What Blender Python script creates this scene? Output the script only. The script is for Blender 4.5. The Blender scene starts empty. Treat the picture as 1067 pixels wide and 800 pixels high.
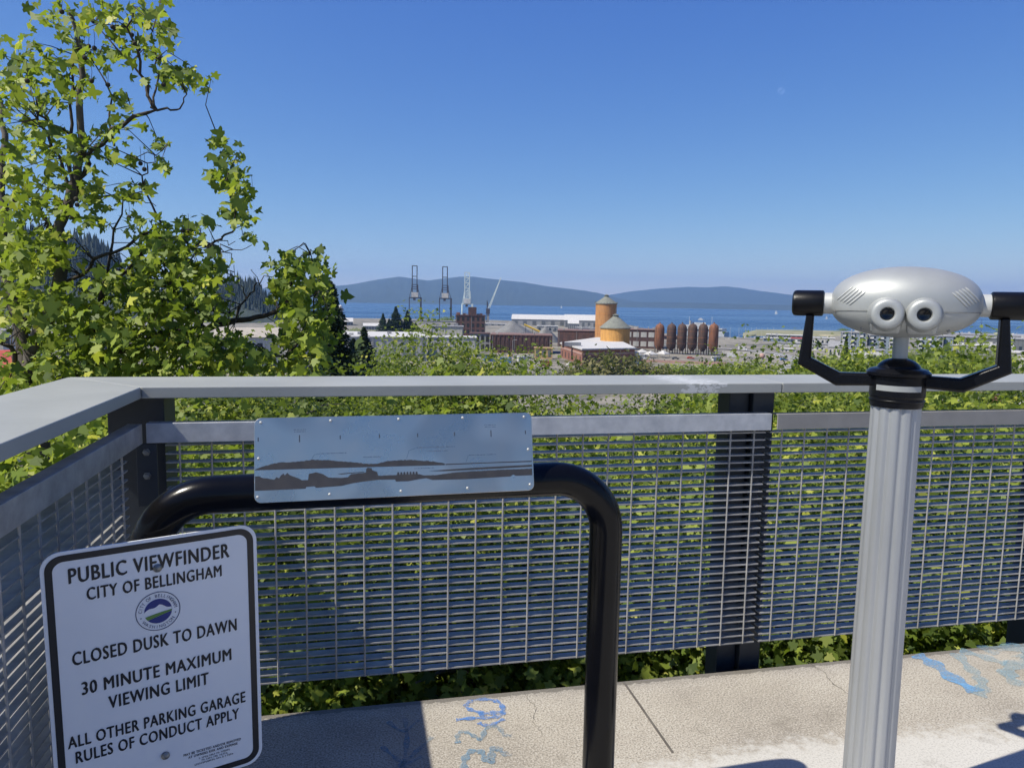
import bpy, bmesh, math, random
import numpy as np
from math import sin, cos, pi, radians
from mathutils import Vector, Matrix
random.seed(7); RNG = np.random.default_rng(11)
C = bpy.context.scene.collection
SC = bpy.context.scene

# ------------------------------------------------------------ camera, sky, sun
EYE = 1.5
F, PITCH, ROLL, YAW = 759.0, .1114, .0177, .2091      # fitted to the photo (1067 px wide)
fwd = Vector((sin(YAW)*cos(PITCH), cos(YAW)*cos(PITCH), -sin(PITCH)))
right0 = Vector((cos(YAW), -sin(YAW), 0)); up0 = right0.cross(fwd)
right = right0*cos(ROLL) + up0*sin(ROLL); up = up0*cos(ROLL) - right0*sin(ROLL)
cd = bpy.data.cameras.new('camera'); cam = bpy.data.objects.new('camera', cd); C.objects.link(cam)
cam.matrix_world = Matrix(((right.x, up.x, -fwd.x, 0), (right.y, up.y, -fwd.y, 0), (right.z, up.z, -fwd.z, EYE), (0, 0, 0, 1)))
cd.sensor_width = 36; cd.lens = F/1067*36; cd.clip_start = .05; cd.clip_end = 300000
SC.camera = cam

W = bpy.data.worlds.new('World'); SC.world = W; W.use_nodes = True
wn = W.node_tree.nodes; wl = W.node_tree.links
sky = wn.new('ShaderNodeTexSky'); sky.sky_type = 'NISHITA'; sky.sun_disc = False
SUNV = Vector((-.77, -.152, 1)).normalized()          # towards the sun
sky.sun_elevation = math.asin(SUNV.z); sky.sun_rotation = math.atan2(SUNV.x, SUNV.y) % (2*pi)
sky.altitude = 0; sky.air_density = .6; sky.dust_density = .3; sky.ozone_density = 10.0
bg = wn['Background']; bg.inputs['Strength'].default_value = .073
sep = wn.new('ShaderNodeSeparateColor'); com = wn.new('ShaderNodeCombineColor'); wl.new(sky.outputs[0], sep.inputs[0])
for ch, (ga, am) in enumerate(((1.40, 4.05), (1.03, 1.68), (.404, .928))):      # clear maritime air: an even blue from zenith to horizon
    pw = wn.new('ShaderNodeMath'); pw.operation = 'POWER'; pw.inputs[1].default_value = ga; wl.new(sep.outputs[ch], pw.inputs[0])
    mu = wn.new('ShaderNodeMath'); mu.operation = 'MULTIPLY'; mu.inputs[1].default_value = 10*am*.1**ga; wl.new(pw.outputs[0], mu.inputs[0])
    mi = wn.new('ShaderNodeMath'); mi.operation = 'MINIMUM'; mi.inputs[1].default_value = 9.5; wl.new(mu.outputs[0], mi.inputs[0])
    wl.new(mi.outputs[0], com.inputs[ch])
wl.new(com.outputs[0], bg.inputs[0])
sd = bpy.data.lights.new('sun', 'SUN'); sun = bpy.data.objects.new('sun', sd); C.objects.link(sun)
sd.energy = 5.0; sd.angle = radians(.53); sd.color = (1, .94, .82)
sun.rotation_euler = (-SUNV).to_track_quat('-Z', 'Y').to_euler(); sun.location = SUNV*60
SC.view_settings.view_transform = 'Standard'; SC.view_settings.look = 'None'
SC.view_settings.exposure = .50; SC.view_settings.gamma = 1; SC.view_settings.use_curve_mapping = False
SC.cycles.max_bounces = 8; SC.cycles.transparent_max_bounces = 16

# ------------------------------------------------------------ placing helpers (point on the ray of a photo pixel at a chosen real distance)
def ray(px, py):
    a, b = px-533.5, py-400
    return (fwd + right*(a/F) - up*(b/F))
def at(px, py, d):
    r = ray(px, py); h = math.hypot(r.x, r.y)
    return Vector((0, 0, EYE)) + r*(d/h)
def ground(px, d, z):
    p = at(px, 315+.0177*(px-533), d); return Vector((p.x, p.y, z))
def at_z(px, py, z):
    r = ray(px, py); return Vector((0, 0, EYE)) + r*((z-EYE)/r.z)
def at_y(px, py, y):
    r = ray(px, py); return Vector((0, 0, EYE)) + r*(y/r.y)
G = -30.5          # the low town by the bay
WZ = -34.5         # the water

# ------------------------------------------------------------ materials
class NT:
    def __init__(s, name):
        s.m = bpy.data.materials.new(name); s.m.use_nodes = True
        s.t = s.m.node_tree; s.b = s.t.nodes['Principled BSDF']; s.out = s.t.nodes['Material Output']
    def n(s, typ, **kw):
        x = s.t.nodes.new(typ)
        for k, v in kw.items():
            if k.startswith('_'): setattr(x, k[1:], v)
            else:
                key = int(k[1:]) if k[0] == 'i' and k[1:].isdigit() else k
                x.inputs[key].default_value = v
        return x
    def l(s, a, b): s.t.links.new(a, b)
    def coord(s, kind='Object'): return s.n('ShaderNodeTexCoord').outputs[kind]
    def noise(s, scale, detail=6, rough=.6, vec=None, stretch=None):
        v = vec or s.coord()
        if stretch:
            mp = s.n('ShaderNodeMapping'); mp.inputs['Scale'].default_value = stretch; s.l(v, mp.inputs[0]); v = mp.outputs[0]
        x = s.n('ShaderNodeTexNoise', Scale=scale, Detail=detail, Roughness=rough); s.l(v, x.inputs['Vector']); return x.outputs[0]
    def ramp(s, fac, stops):
        r = s.n('ShaderNodeValToRGB'); e = r.color_ramp.elements
        while len(e) < len(stops): e.new(.5)
        for i, (p, c) in enumerate(stops):
            e[i].position = p; e[i].color = c if len(c) == 4 else (*c, 1)
        s.l(fac, r.inputs[0]); return r.outputs[0]
    def math(s, op, a, b=None, clamp=False):
        x = s.n('ShaderNodeMath', _operation=op, _use_clamp=clamp)
        for i, v in enumerate((a, b)):
            if v is None: continue
            if isinstance(v, (int, float)): x.inputs[i].default_value = v
            else: s.l(v, x.inputs[i])
        return x.outputs[0]
    def mix(s, fac, a, b):
        x = s.n('ShaderNodeMix', _data_type='RGBA')
        for i, v in ((0, fac), (6, a), (7, b)):
            if isinstance(v, (int, float)): x.inputs[i].default_value = v
            elif isinstance(v, tuple): x.inputs[i].default_value = v if len(v) == 4 else (*v, 1)
            else: s.l(v, x.inputs[i])
        return x.outputs[2]
    def bump(s, h, strength, dist=.01):
        x = s.n('ShaderNodeBump', Strength=strength, Distance=dist); s.l(h, x.inputs['Height']); s.l(x.outputs[0], s.b.inputs['Normal'])
    def set(s, **kw):
        for k, v in kw.items():
            k = k.replace('_', ' ')
            if isinstance(v, (int, float, tuple)): s.b.inputs[k].default_value = v if not isinstance(v, tuple) or len(v) == 4 else (*v, 1)
            else: s.l(v, s.b.inputs[k])
        return s.m

def mat(name, c1, c2=None, scale=4, rough=.6, metal=0, bump=0, bscale=None, spec=.5, lo=.35, hi=.68, stretch=None, rvar=0):
    t = NT(name); c2 = c2 or tuple(x*.8 for x in c1)
    nz = t.noise(scale, stretch=stretch)
    t.set(Base_Color=t.ramp(nz, [(lo, c2), (hi, c1)]), Roughness=rough, Metallic=metal)
    t.b.inputs['Specular IOR Level'].default_value = spec
    if rvar:
        r = t.math('MULTIPLY_ADD', t.noise(scale*3), rvar); r.node.inputs[2].default_value = rough-rvar/2
        t.l(r, t.b.inputs['Roughness'])
    if bump: t.bump(t.noise(bscale or scale*5), bump)
    return t.m

M = {}
M['black_gloss'] = mat('black_gloss_paint', (.004, .004, .005), (.0025, .0025, .003), 8, .20, bump=.03, bscale=60, rvar=.12, spec=.22)
M['black_satin'] = mat('black_powder_coat', (.005, .0055, .008), (.003, .0035, .005), 12, .26, bump=.05, bscale=150, spec=.2)
M['black_grip'] = mat('black_rubber_grip', (.005, .005, .006), (.003, .003, .0035), 30, .34, bump=.08, bscale=250, spec=.22)
M['silver'] = mat('silver_grey_paint', (.36, .375, .37), (.31, .325, .32), 6, .47, .35, bump=.03, bscale=220, rvar=.1)
M['silver2'] = mat('silver_pale_collar', (.46, .47, .45), (.40, .41, .40), 10, .45, .2)
M['pole'] = mat('brushed_aluminium', (.40, .415, .43), (.32, .335, .35), 5, .44, .5, bump=.02, bscale=90, rvar=.15, stretch=(1, 1, .15))
M['hole'] = mat('dark_lens_glass', (.006, .006, .008), None, 5, .08)
M['navy'] = mat('dark_painted_steel', (.022, .029, .040), (.015, .021, .030), 6, .5, .1, bump=.08, bscale=40)
M['galv'] = mat('galvanised_steel', (.38, .375, .365), (.24, .24, .235), 14, .5, .3, bump=.08, bscale=30, rvar=.2)
M['galv_rail'] = mat('galvanised_flat_bar', (.52, .54, .56), (.36, .38, .41), 14, .48, .4, bump=.08, bscale=30, rvar=.2)
M['midrail_paint'] = mat('warm_grey_rail_paint', (.23, .225, .215), (.19, .185, .178), 9, .55, bump=.05, bscale=120)
M['bolt'] = mat('weathered_bolt', (.30, .30, .28), (.16, .15, .13), 60, .5, .7)
M['white_paint'] = mat('white_sheet', (.78, .79, .79), (.72, .74, .75), 3, .35)
M['ink'] = mat('black_ink', (.012, .012, .014), None, 3, .45)
M['seal_blue'] = mat('seal_blue', (.010, .028, .20), None, 3, .4)
M['seal_navy'] = mat('seal_navy', (.012, .020, .085), None, 3, .4)
M['seal_green'] = mat('seal_green', (.13, .27, .05), None, 3, .4)
M['seal_white'] = mat('seal_white', (.80, .81, .81), None, 3, .4)
M['etch'] = mat('etched_dark', (.035, .034, .036), (.05, .047, .046), 40, .5)
M['etch2'] = mat('etched_faint', (.10, .12, .16), None, 40, .5)

t = NT('handrail_paint')      # grey-green paint, scratched white in one patch
co = t.coord(); sx = t.n('ShaderNodeSeparateXYZ'); t.l(co, sx.inputs[0])
fine = t.noise(3.2, 5, .6, co, (2.2, 26, 6)); big = t.noise(2.5, 5)
m1 = t.math('SUBTRACT', 1, t.math('MULTIPLY', t.math('ABSOLUTE', t.math('SUBTRACT', sx.outputs[0], 1.29)), 3.0), True)
fine = t.math('MULTIPLY', fine, t.math('GREATER_THAN', t.noise(34, 4, .7, co, (.7, 2.2, 1)), .47)); mask = t.math('GREATER_THAN', t.math('MULTIPLY', fine, m1), .38)
base = t.ramp(big, [(.3, (.255, .265, .25)), (.7, (.31, .32, .30))])
spk = t.math('LESS_THAN', t.noise(70, 3), .33)
base = t.mix(t.math('MULTIPLY', spk, .25), base, (.16, .16, .15))
t.set(Base_Color=t.mix(t.math('MULTIPLY', mask, .42), base, (.72, .73, .74)), Roughness=.5); t.bump(t.noise(120), .05)
M['handrail'] = t.m

t = NT('plaque_metal')        # brushed plate with faint rubbed patches
co = t.coord(); v = t.noise(5, 1, .4); s2 = t.noise(9, 3, .5)
t.set(Base_Color=t.ramp(v, [(.44, (.54, .485, .405)), (.52, (.64, .58, .48))]), Metallic=1.0, Roughness=t.ramp(s2, [(.3, (.24,)*3), (.7, (.34,)*3)]))
M['plaque'] = t.m

t = NT('aged_concrete')       # exposed aggregate, a paler coat breaking up nearer the roof
co = t.coord(); sx = t.n('ShaderNodeSeparateXYZ'); t.l(co, sx.inputs[0])
spk = t.noise(150, 3, .75, co); md = t.noise(26, 6, .7, co); bigg = t.noise(1.7, 6, .65, co)
base = t.ramp(bigg, [(.25, (.225, .20, .165)), (.5, (.34, .31, .258)), (.75, (.43, .40, .34))])
base = t.mix(t.math('MULTIPLY', t.ramp(spk, [(.38, (1,)*3), (.49, (0,)*3)]), .75), base, (.11, .095, .08))
base = t.mix(t.math('MULTIPLY', t.ramp(spk, [(.53, (0,)*3), (.63, (1,)*3)]), .7), base, (.50, .48, .43))
edge = t.math('ADD', sx.outputs[1], t.math('MULTIPLY', t.math('SUBTRACT', md, .5), .34))
edge = t.math('ADD', edge, t.math('MULTIPLY', t.math('SUBTRACT', bigg, .5), .22))
edge = t.math('ADD', edge, t.math('MULTIPLY', t.math('SUBTRACT', spk, .5), .25))
coat = t.math('MULTIPLY', t.math('SUBTRACT', 2.12, edge), 14, True)
hole = t.math('GREATER_THAN', t.math('ADD', t.math('MULTIPLY', t.noise(3.1, 6, .7, co), .8), t.math('MULTIPLY', spk, .25)), .60)
coat = t.math('MULTIPLY', coat, t.math('SUBTRACT', 1, t.math('MULTIPLY', hole, .75)))
base = t.mix(t.math('MULTIPLY', coat, .8), base, (.50, .49, .455)); base = t.mix(t.math('MULTIPLY', t.ramp(spk, [(.40, (1,)*3), (.47, (0,)*3)]), .35), base, (.16, .15, .135))
dirt = t.math('MULTIPLY', t.math('GREATER_THAN', t.math('ADD', sx.outputs[1], t.math('MULTIPLY', md, .05)), 2.612), .7)
base = t.mix(dirt, base, (.07, .065, .055))
t.set(Base_Color=base, Roughness=.9); st_ = t.noise(4.3, 6, .75, co); base = t.mix(t.math('MULTIPLY', t.ramp(st_, [(.56, (0,)*3), (.68, (1,)*3)]), .38), base, (.13, .115, .09))
ed = t.n('ShaderNodeMapRange'); ed.inputs[1].default_value = 2.60; ed.inputs[2].default_value = 2.69; t.l(t.math('ADD', sx.outputs[1], t.math('MULTIPLY', md, .12)), ed.inputs[0])
base = t.mix(t.math('MULTIPLY', ed.outputs[0], .55), base, (.12, .105, .08)); t.l(base, t.b.inputs['Base Color'])
t.bump(spk, .16, .005)
M['concrete'] = t.m
M['joint'] = mat('dark_joint', (.12, .11, .095), (.08, .07, .06), 20, .9)

def paint_mat(name, c, keep):
    t = NT(name); nz = t.math('ADD', t.math('MULTIPLY', t.noise(38, 6, .75), .5), t.math('MULTIPLY', t.noise(6.5, 3, .5), .5)); n2 = t.noise(170, 3, .7)
    a = t.math('MULTIPLY', t.ramp(t.math('ADD', t.math('MULTIPLY', nz, .6), t.math('MULTIPLY', n2, .4)), [(.40, (0,)*3), (.60, (1,)*3)]), keep)
    t.set(Base_Color=(*c, 1), Roughness=.8, Alpha=a); return t.m
M['spray_blue'] = paint_mat('spray_paint_blue', (.07, .20, .50), 1.0)
M['spray_faded'] = paint_mat('spray_paint_faded', (.13, .24, .34), .75)
M['spray_wash'] = paint_mat('spray_paint_wash', (.22, .38, .47), .5)

def leaf_mat(name, stops, trans=.42, rough=.55, spec=.35):
    t = NT(name); a = t.n('ShaderNodeAttribute'); a.attribute_name = 'tint'
    col = t.ramp(a.outputs['Fac'], stops)
    t.set(Base_Color=col, Roughness=rough); t.b.inputs['Specular IOR Level'].default_value = spec
    tr = t.n('ShaderNodeBsdfTranslucent'); t.l(t.mix(.5, col, (.34, .46, .03)), tr.inputs[0])
    mx = t.n('ShaderNodeMixShader'); mx.inputs[0].default_value = trans
    t.l(t.b.outputs[0], mx.inputs[1]); t.l(tr.outputs[0], mx.inputs[2]); t.l(mx.outputs[0], t.out.inputs[0])
    return t.m
M['leaf'] = leaf_mat('plane_leaf', [(0, (.040, .072, .012)), (.4, (.145, .21, .028)), (.75, (.29, .355, .042)), (1, (.47, .48, .06))])
M['leaf2'] = leaf_mat('street_leaf', [(0, (.042, .075, .014)), (.45, (.15, .21, .031)), (.8, (.28, .335, .046)), (1, (.40, .42, .06))])
M['leaf3'] = leaf_mat('yellow_street_leaf', [(0, (.05, .08, .016)), (.45, (.15, .205, .032)), (.8, (.27, .315, .05)), (1, (.42, .41, .08))])
M['leaf4'] = leaf_mat('deep_street_leaf', [(0, (.030, .055, .012)), (.5, (.085, .125, .022)), (.85, (.17, .21, .035)), (1, (.27, .29, .05))])
M['needle'] = leaf_mat('conifer_needle', [(0, (.010, .022, .010)), (.6, (.022, .042, .018)), (1, (.045, .07, .026))], .1, .6, .2)
M['scrub'] = leaf_mat('olive_scrub', [(0, (.06, .065, .022)), (.6, (.12, .115, .04)), (1, (.19, .17, .07))], .25, .6, .2)
M['bark'] = mat('grey_bark', (.13, .115, .095), (.05, .042, .034), 9, .9, bump=.4, bscale=40, stretch=(1, 1, .3))
M['twig'] = mat('dark_twig', (.07, .055, .042), (.035, .028, .022), 15, .9)
M['seed'] = mat('dark_seed_ball', (.035, .030, .018), None, 30, .9)

# ------------------------------------------------------------ mesh helpers
def tag(o, label=None, cat=None, group=None, kind=None):
    if label: o['label'] = label
    if cat: o['category'] = cat
    if group: o['group'] = group
    if kind: o['kind'] = kind
    return o
def empty(name, loc=(0, 0, 0), rz=0, label=None, cat=None, group=None):
    o = bpy.data.objects.new(name, None); C.objects.link(o); o.location = loc; o.rotation_euler = (0, 0, rz); o.empty_display_size = .1
    return tag(o, label, cat, group)

class MB:
    def __init__(s): s.v = []; s.f = []
    def add(s, vs, fs):
        k = len(s.v); s.v += [tuple(v) for v in vs]; s.f += [tuple(i+k for i in f) for f in fs]; return s
    def box(s, x0, x1, y0, y1, z0, z1, m=None):
        vs = [(x, y, z) for z in (z0, z1) for y in (y0, y1) for x in (x0, x1)]
        if m: vs = [m @ Vector(v) for v in vs]
        return s.add(vs, [(0, 2, 3, 1), (4, 5, 7, 6), (0, 1, 5, 4), (2, 6, 7, 3), (0, 4, 6, 2), (1, 3, 7, 5)])
    def prism(s, poly, z0, z1, m=None):
        n = len(poly)
        area = sum(poly[i][0]*poly[(i+1) % n][1]-poly[(i+1) % n][0]*poly[i][1] for i in range(n))
        if area < 0: poly = poly[::-1]
        vs = [(p[0], p[1], z0) for p in poly]+[(p[0], p[1], z1) for p in poly]
        if m: vs = [m @ Vector(v) for v in vs]
        return s.add(vs, [tuple(range(n))[::-1], tuple(range(n, 2*n))]+[(i, (i+1) % n, n+(i+1) % n, n+i) for i in range(n)])
    def lathe(s, prof, n=32, m=None, cap=True, rf=None):
        vs = []
        for r, z in prof:
            for k in range(n):
                a = 2*pi*k/n; q = r*(rf(a) if rf else 1); vs.append(Vector((q*cos(a), q*sin(a), z)))
        if m: vs = [m @ v for v in vs]
        fs = [(j*n+k, j*n+(k+1) % n, (j+1)*n+(k+1) % n, (j+1)*n+k) for j in range(len(prof)-1) for k in range(n)]
        if cap: fs += [tuple(range(n))[::-1], tuple(range((len(prof)-1)*n, len(prof)*n))]
        return s.add(vs, fs)
    def tube(s, pts, rad, n=8, cap=True):
        pts = [Vector(p) for p in pts]; N = len(pts)
        rad = [rad]*N if isinstance(rad, (int, float)) else rad
        ref = None; vs = []
        for i, p in enumerate(pts):
            d = (pts[min(i+1, N-1)]-pts[max(i-1, 0)])
            d = d.normalized() if d.length > 1e-9 else Vector((0, 0, 1))
            if ref is None: ref = d.orthogonal().normalized()
            ref = (ref-d*ref.dot(d))
            ref = ref.normalized() if ref.length > 1e-6 else d.orthogonal().normalized()
            b = d.cross(ref)
            vs += [p+(ref*cos(2*pi*k/n)+b*sin(2*pi*k/n))*rad[i] for k in range(n)]
        fs = [(i*n+k, i*n+(k+1) % n, (i+1)*n+(k+1) % n, (i+1)*n+k) for i in range(N-1) for k in range(n)]
        if cap: fs += [tuple(range(n))[::-1], tuple(range((N-1)*n, N*n))]
        return s.add(vs, fs)
    def bar(s, a, b, r): return s.tube([a, b], r, 4)
    def sphere(s, c, r, n=12, m=8, sc=(1, 1, 1), top=1.0):
        vs = []; fs = []
        for j in range(m+1):
            th = pi*top*j/m
            for k in range(n):
                a = 2*pi*k/n; vs.append((c[0]+r*sc[0]*sin(th)*cos(a), c[1]+r*sc[1]*sin(th)*sin(a), c[2]+r*sc[2]*cos(th)))
        for j in range(m):
            for k in range(n): fs.append((j*n+k, (j+1)*n+k, (j+1)*n+(k+1) % n, j*n+(k+1) % n))
        return s.add(vs, fs)
    def build(s, name, m, parent=None, smooth=None, bevel=0, loc=None):
        me = bpy.data.meshes.new(name); me.from_pydata(s.v, [], s.f); me.update()
        return link(name, me, m, parent, smooth, bevel, loc)
def link(name, me, m, parent=None, smooth=None, bevel=0, loc=None):
    if m is not None: me.materials.append(m)
    o = bpy.data.objects.new(name, me); C.objects.link(o); o.parent = parent
    if loc is not None: o.location = loc
    if smooth is not None:
        bm = bmesh.new(); bm.from_mesh(me); bmesh.ops.remove_doubles(bm, verts=bm.verts, dist=1e-6)
        for f in bm.faces: f.smooth = True
        for e in bm.edges:
            e.smooth = not (len(e.link_faces) == 2 and e.calc_face_angle(0) > radians(smooth))
        bm.to_mesh(me); bm.free()
    if bevel:
        b = o.modifiers.new('bevel', 'BEVEL'); b.width = bevel; b.segments = 2; b.limit_method = 'ANGLE'
    return o
def copy_thing(o, loc, rz=0, scale=None, label=None):
    r = o.copy(); C.objects.link(r); r.location = loc; r.rotation_euler = (0, 0, rz)
    if scale: r.scale = scale if isinstance(scale, tuple) else (scale,)*3
    if label: r['label'] = label
    for ch in o.children:
        c = ch.copy(); C.objects.link(c); c.parent = r
        for g in ch.children:
            d = g.copy(); C.objects.link(d); d.parent = c
    return r
def text_mesh(txt, size, bold=0, sx=1.0, extrude=.0004, align='LEFT', spacing=1.0):
    cu = bpy.data.curves.new('txt', 'FONT'); cu.body = txt; cu.size = size; cu.offset = bold; cu.extrude = extrude
    cu.align_x = align; cu.space_character = spacing; cu.resolution_u = 3
    o = bpy.data.objects.new('txt', cu); C.objects.link(o)
    dg = bpy.context.evaluated_depsgraph_get(); dg.update()
    me = bpy.data.meshes.new_from_object(o.evaluated_get(dg)); bpy.data.objects.remove(o); bpy.data.curves.remove(cu)
    me.transform(Matrix.Diagonal((sx, 1, 1, 1))); return me
def mesh_bounds(me):
    a = np.empty(len(me.vertices)*3); me.vertices.foreach_get('co', a); a = a.reshape(-1, 3); return a.min(0), a.max(0)

# leaves: one polygon a leaf, in one mesh per crown
LOBED = np.array([(0, -.34), (.20, -.47), (.44, -.33), (.32, -.13), (.52, -.06), (.67, .13), (.42, .16), (.25, .19), (.24, .42), (0, .68), (-.20, .38), (-.26, .20), (-.45, .17), (-.64, .10), (-.50, -.08), (-.30, -.14), (-.42, -.36), (-.18, -.46)])
PLAIN = np.array([(0, -.5), (.34, -.1), (.22, .3), (0, .55), (-.24, .28), (-.34, -.12)])
NEEDLE = np.array([(-.16, -.5), (.16, -.5), (.24, .1), (0, .6), (-.24, .1)])
def leaves(name, cen, size, nor, tint, m, parent=None, tmpl=LOBED, fold=.28, updir=None):
    N = len(cen); K = len(tmpl)
    nor = nor/np.linalg.norm(nor, axis=1, keepdims=True)
    rv = RNG.normal(size=(N, 3)) if updir is None else updir
    u = np.cross(nor, rv); u /= np.linalg.norm(u, axis=1, keepdims=True)+1e-9; w = np.cross(u, nor)
    cu1 = RNG.uniform(-.3, 2.4, N)*fold; cu2 = RNG.normal(.35, .5, N)      # every leaf folds and curls its own way
    z = -cu1[:, None]*np.abs(tmpl[None, :, 0])-cu2[:, None]*tmpl[None, :, 1]**2+RNG.normal(0, .05, (N, K))
    V = cen[:, None]+size[:, None, None]*(u[:, None]*tmpl[None, :, :1]-w[:, None]*tmpl[None, :, 1:]+nor[:, None]*z[:, :, None])
    me = bpy.data.meshes.new(name)
    me.vertices.add(N*K); me.vertices.foreach_set('co', V.astype(np.float32).ravel())
    me.loops.add(N*K); me.loops.foreach_set('vertex_index', np.arange(N*K, dtype=np.int32))
    me.polygons.add(N); me.polygons.foreach_set('loop_start', np.arange(0, N*K, K, dtype=np.int32))
    me.polygons.foreach_set('loop_total', np.full(N, K, np.int32))
    at_ = me.attributes.new('tint', 'FLOAT', 'POINT'); at_.data.foreach_set('value', np.repeat(tint, K).astype(np.float32))
    me.update(calc_edges=True); me.validate()
    return link(name, me, m, parent)

# ------------------------------------------------------------ setting: deck, kerb strip joint
d = MB().box(-.97, 10, -9, 2.612, -9, 0); deck = d.build('parking_deck', M['concrete']); tag(deck, kind='structure')
j = MB().box(1.027, 1.036, 2.14, 2.609, -.01, .0015); tag(j.build('pavement_joint', M['joint']), kind='structure')

cr_ = random.Random(2)
def crack(pts, w):
    mb = MB(); P = []
    for (a, b), (c, e_) in zip(pts, pts[1:]):
        for k in range(7): P.append((a+(c-a)*k/7+cr_.uniform(-.006, .006), b+(e_-b)*k/7+cr_.uniform(-.006, .006)))
    vs = []
    for i, (x, y) in enumerate(P): ww = w*cr_.uniform(.3, 1)*(1-abs(2*i/len(P)-1)*.6); vs += [(x-ww, y-ww*.4, .0012), (x+ww, y+ww*.4, .0012)]
    mb.add(vs, [(2*i, 2*i+1, 2*i+3, 2*i+2) for i in range(len(P)-1)]); tag(mb.build('pavement_crack', M['joint']), kind='structure')
crack([tuple(at_z(x, y, 0))[:2] for x, y in ((838, 688), (858, 700), (868, 712), (882, 722), (896, 726))], .0028)
crack([tuple(at_z(x, y, 0))[:2] for x, y in ((545, 722), (560, 738), (556, 752), (570, 770))], .0018)

# ------------------------------------------------------------ railings
D = 2.57; XL = -.6975; RW = .331; RT = EYE-.297; RB = RT-.038
def grating(u0, u1, z0, z1, m, first=.06):
    mb = MB(); k = 0; z = z1-.012
    while z > z0:
        mb.box(u0, u1, .002, .040, z-.0025, z+.0025, m); z -= .0302
    u = u0+first
    while u < u1:
        mb.tube([m @ Vector((u, .0025, z+.0275)), m @ Vector((u, .0025, z1))], .0036, 5); u += .1016
    return mb
I4 = Matrix.Identity(4)
fence = empty('metal_railing', (0, 0, 0), 0, 'grey metal railing with a wide flat handrail facing the bay', 'railing')
def rail(x0, x1, mitre):
    p = [(x0, D), (x1, D), (x1, D+RW), (x0-(RW if mitre else 0), D+RW)]
    return MB().prism(p, RB, RT).build('handrail', M['handrail'], fence, bevel=.003)
rail(XL+.001, 1.633, True); rail(1.636, 8.0, False)
mr = MB().box(XL+.01, 1.597, D, D+.006, 1.016, 1.082).box(XL+.01, 1.597, D+.006, D+.044, 1.076, 1.082)
mr.build('mid_rail', M['galv_rail'], fence, bevel=.0015)
mr = MB().box(1.623, 8.0, D, D+.006, 1.018, 1.080).box(1.623, 8.0, D+.006, D+.044, 1.074, 1.080)
tag(mr.build('mid_rail', M['midrail_paint'], fence, bevel=.0015), 'warm grey painted mid rail on the right panel')
mf = Matrix.Translation((0, D+.028, 0))
grating(XL+.06, 1.592, .104, 1.014, mf, .045).build('grating_panel', M['galv'], fence)
grating(1.612, 8.0, .104, 1.014, mf, .052).build('grating_panel', M['galv'], fence)
for x0 in (1.482, 3.06, 4.55, 6.04):
    p = MB().box(x0, x0+.088, 2.70, 2.80, -.6, RB-.002).box(x0+.090, x0+.185, 2.672, 2.80, -.6, RB-.002)
    p.build('post', M['navy'], fence, bevel=.004)
p = MB().box(-.835, -.655, 2.672, 2.83, -.6, RB-.002); p.build('post', M['navy'], fence, bevel=.004)
br = MB().box(-.722, -.658, D+.006, D+.014, .80, 1.012).build('corner_bracket', M['navy'], fence, bevel=.0015)
for z in (.985, .905):
    q = at_y(152.6, 0, D); mb = MB()
    mb.lathe([(.013, 0), (.013, .004), (.009, .004), (.009, .011), (.007, .013)], 6, Matrix.Translation((-.690, D+.006, z)) @ Matrix.Rotation(radians(90), 4, 'X'))
    mb.build('bolt', M['bolt'], br)
side = empty('metal_railing', (0, 0, 0), 0, 'shaded metal railing running back along the left edge of the deck', 'railing')
p = [(XL, D-.003), (XL-RW, D+RW-.003), (XL-RW, -7), (XL, -7)]
MB().prism(p, RB, RT).build('handrail', M['handrail'], side, bevel=.003)
MB().box(XL-.006, XL, -7, D-.004, 1.016, 1.082).box(XL-.044, XL-.006, -7, D-.004, 1.076, 1.082).build('mid_rail', M['galv'], side, bevel=.0015)
ms = Matrix.Translation((XL-.028, 0, 0)) @ Matrix.Rotation(radians(90), 4, 'Z')
grating(-5.0, 2.50, .104, 1.014, ms, .03).build('grating_panel', M['galv'], side)
for y in (.9, -.9, -2.7): MB().box(XL-.22, XL-.10, y-.09, y+.09, -.6, RB-.002).build('post', M['navy'], side, bevel=.004)

# ------------------------------------------------------------ bent pipe frame
SF = 1.006; PR = .0452; FY = 1.826
fz = EYE-.464*SF; fx0, fx1 = -.487, .663
fr = empty('pipe_frame', (fx0, FY-.004, 0), 0, 'bent black pipe frame standing on the deck before the railing', 'frame')
R = .15; pts = [(fx0, FY-.022, 0)]
for k in range(13):
    a = pi-k*pi/24; pts.append((fx0+R+R*cos(a), FY-.022+.004*k/12, fz-R+R*sin(a)))
for k in range(13):
    a = pi/2-k*pi/24; pts.append((fx1-R+R*cos(a), FY+.018+.004*k/12, fz-R+R*sin(a)))
pts.append((fx1, FY+.022, 0))
MB().tube([Vector(p)-fr.location for p in pts], PR, 40).build('bent_pipe', M['black_gloss'], fr, smooth=50)
for x, y in ((fx0, FY-.022), (fx1, FY+.022)):
    MB().lathe([(.09, .002), (.09, .012), (.052, .012), (.052, .02)], 28, Matrix.Translation(Vector((x, y, 0))-fr.location)).build('base_flange', M['black_gloss'], fr, smooth=40)

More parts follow.
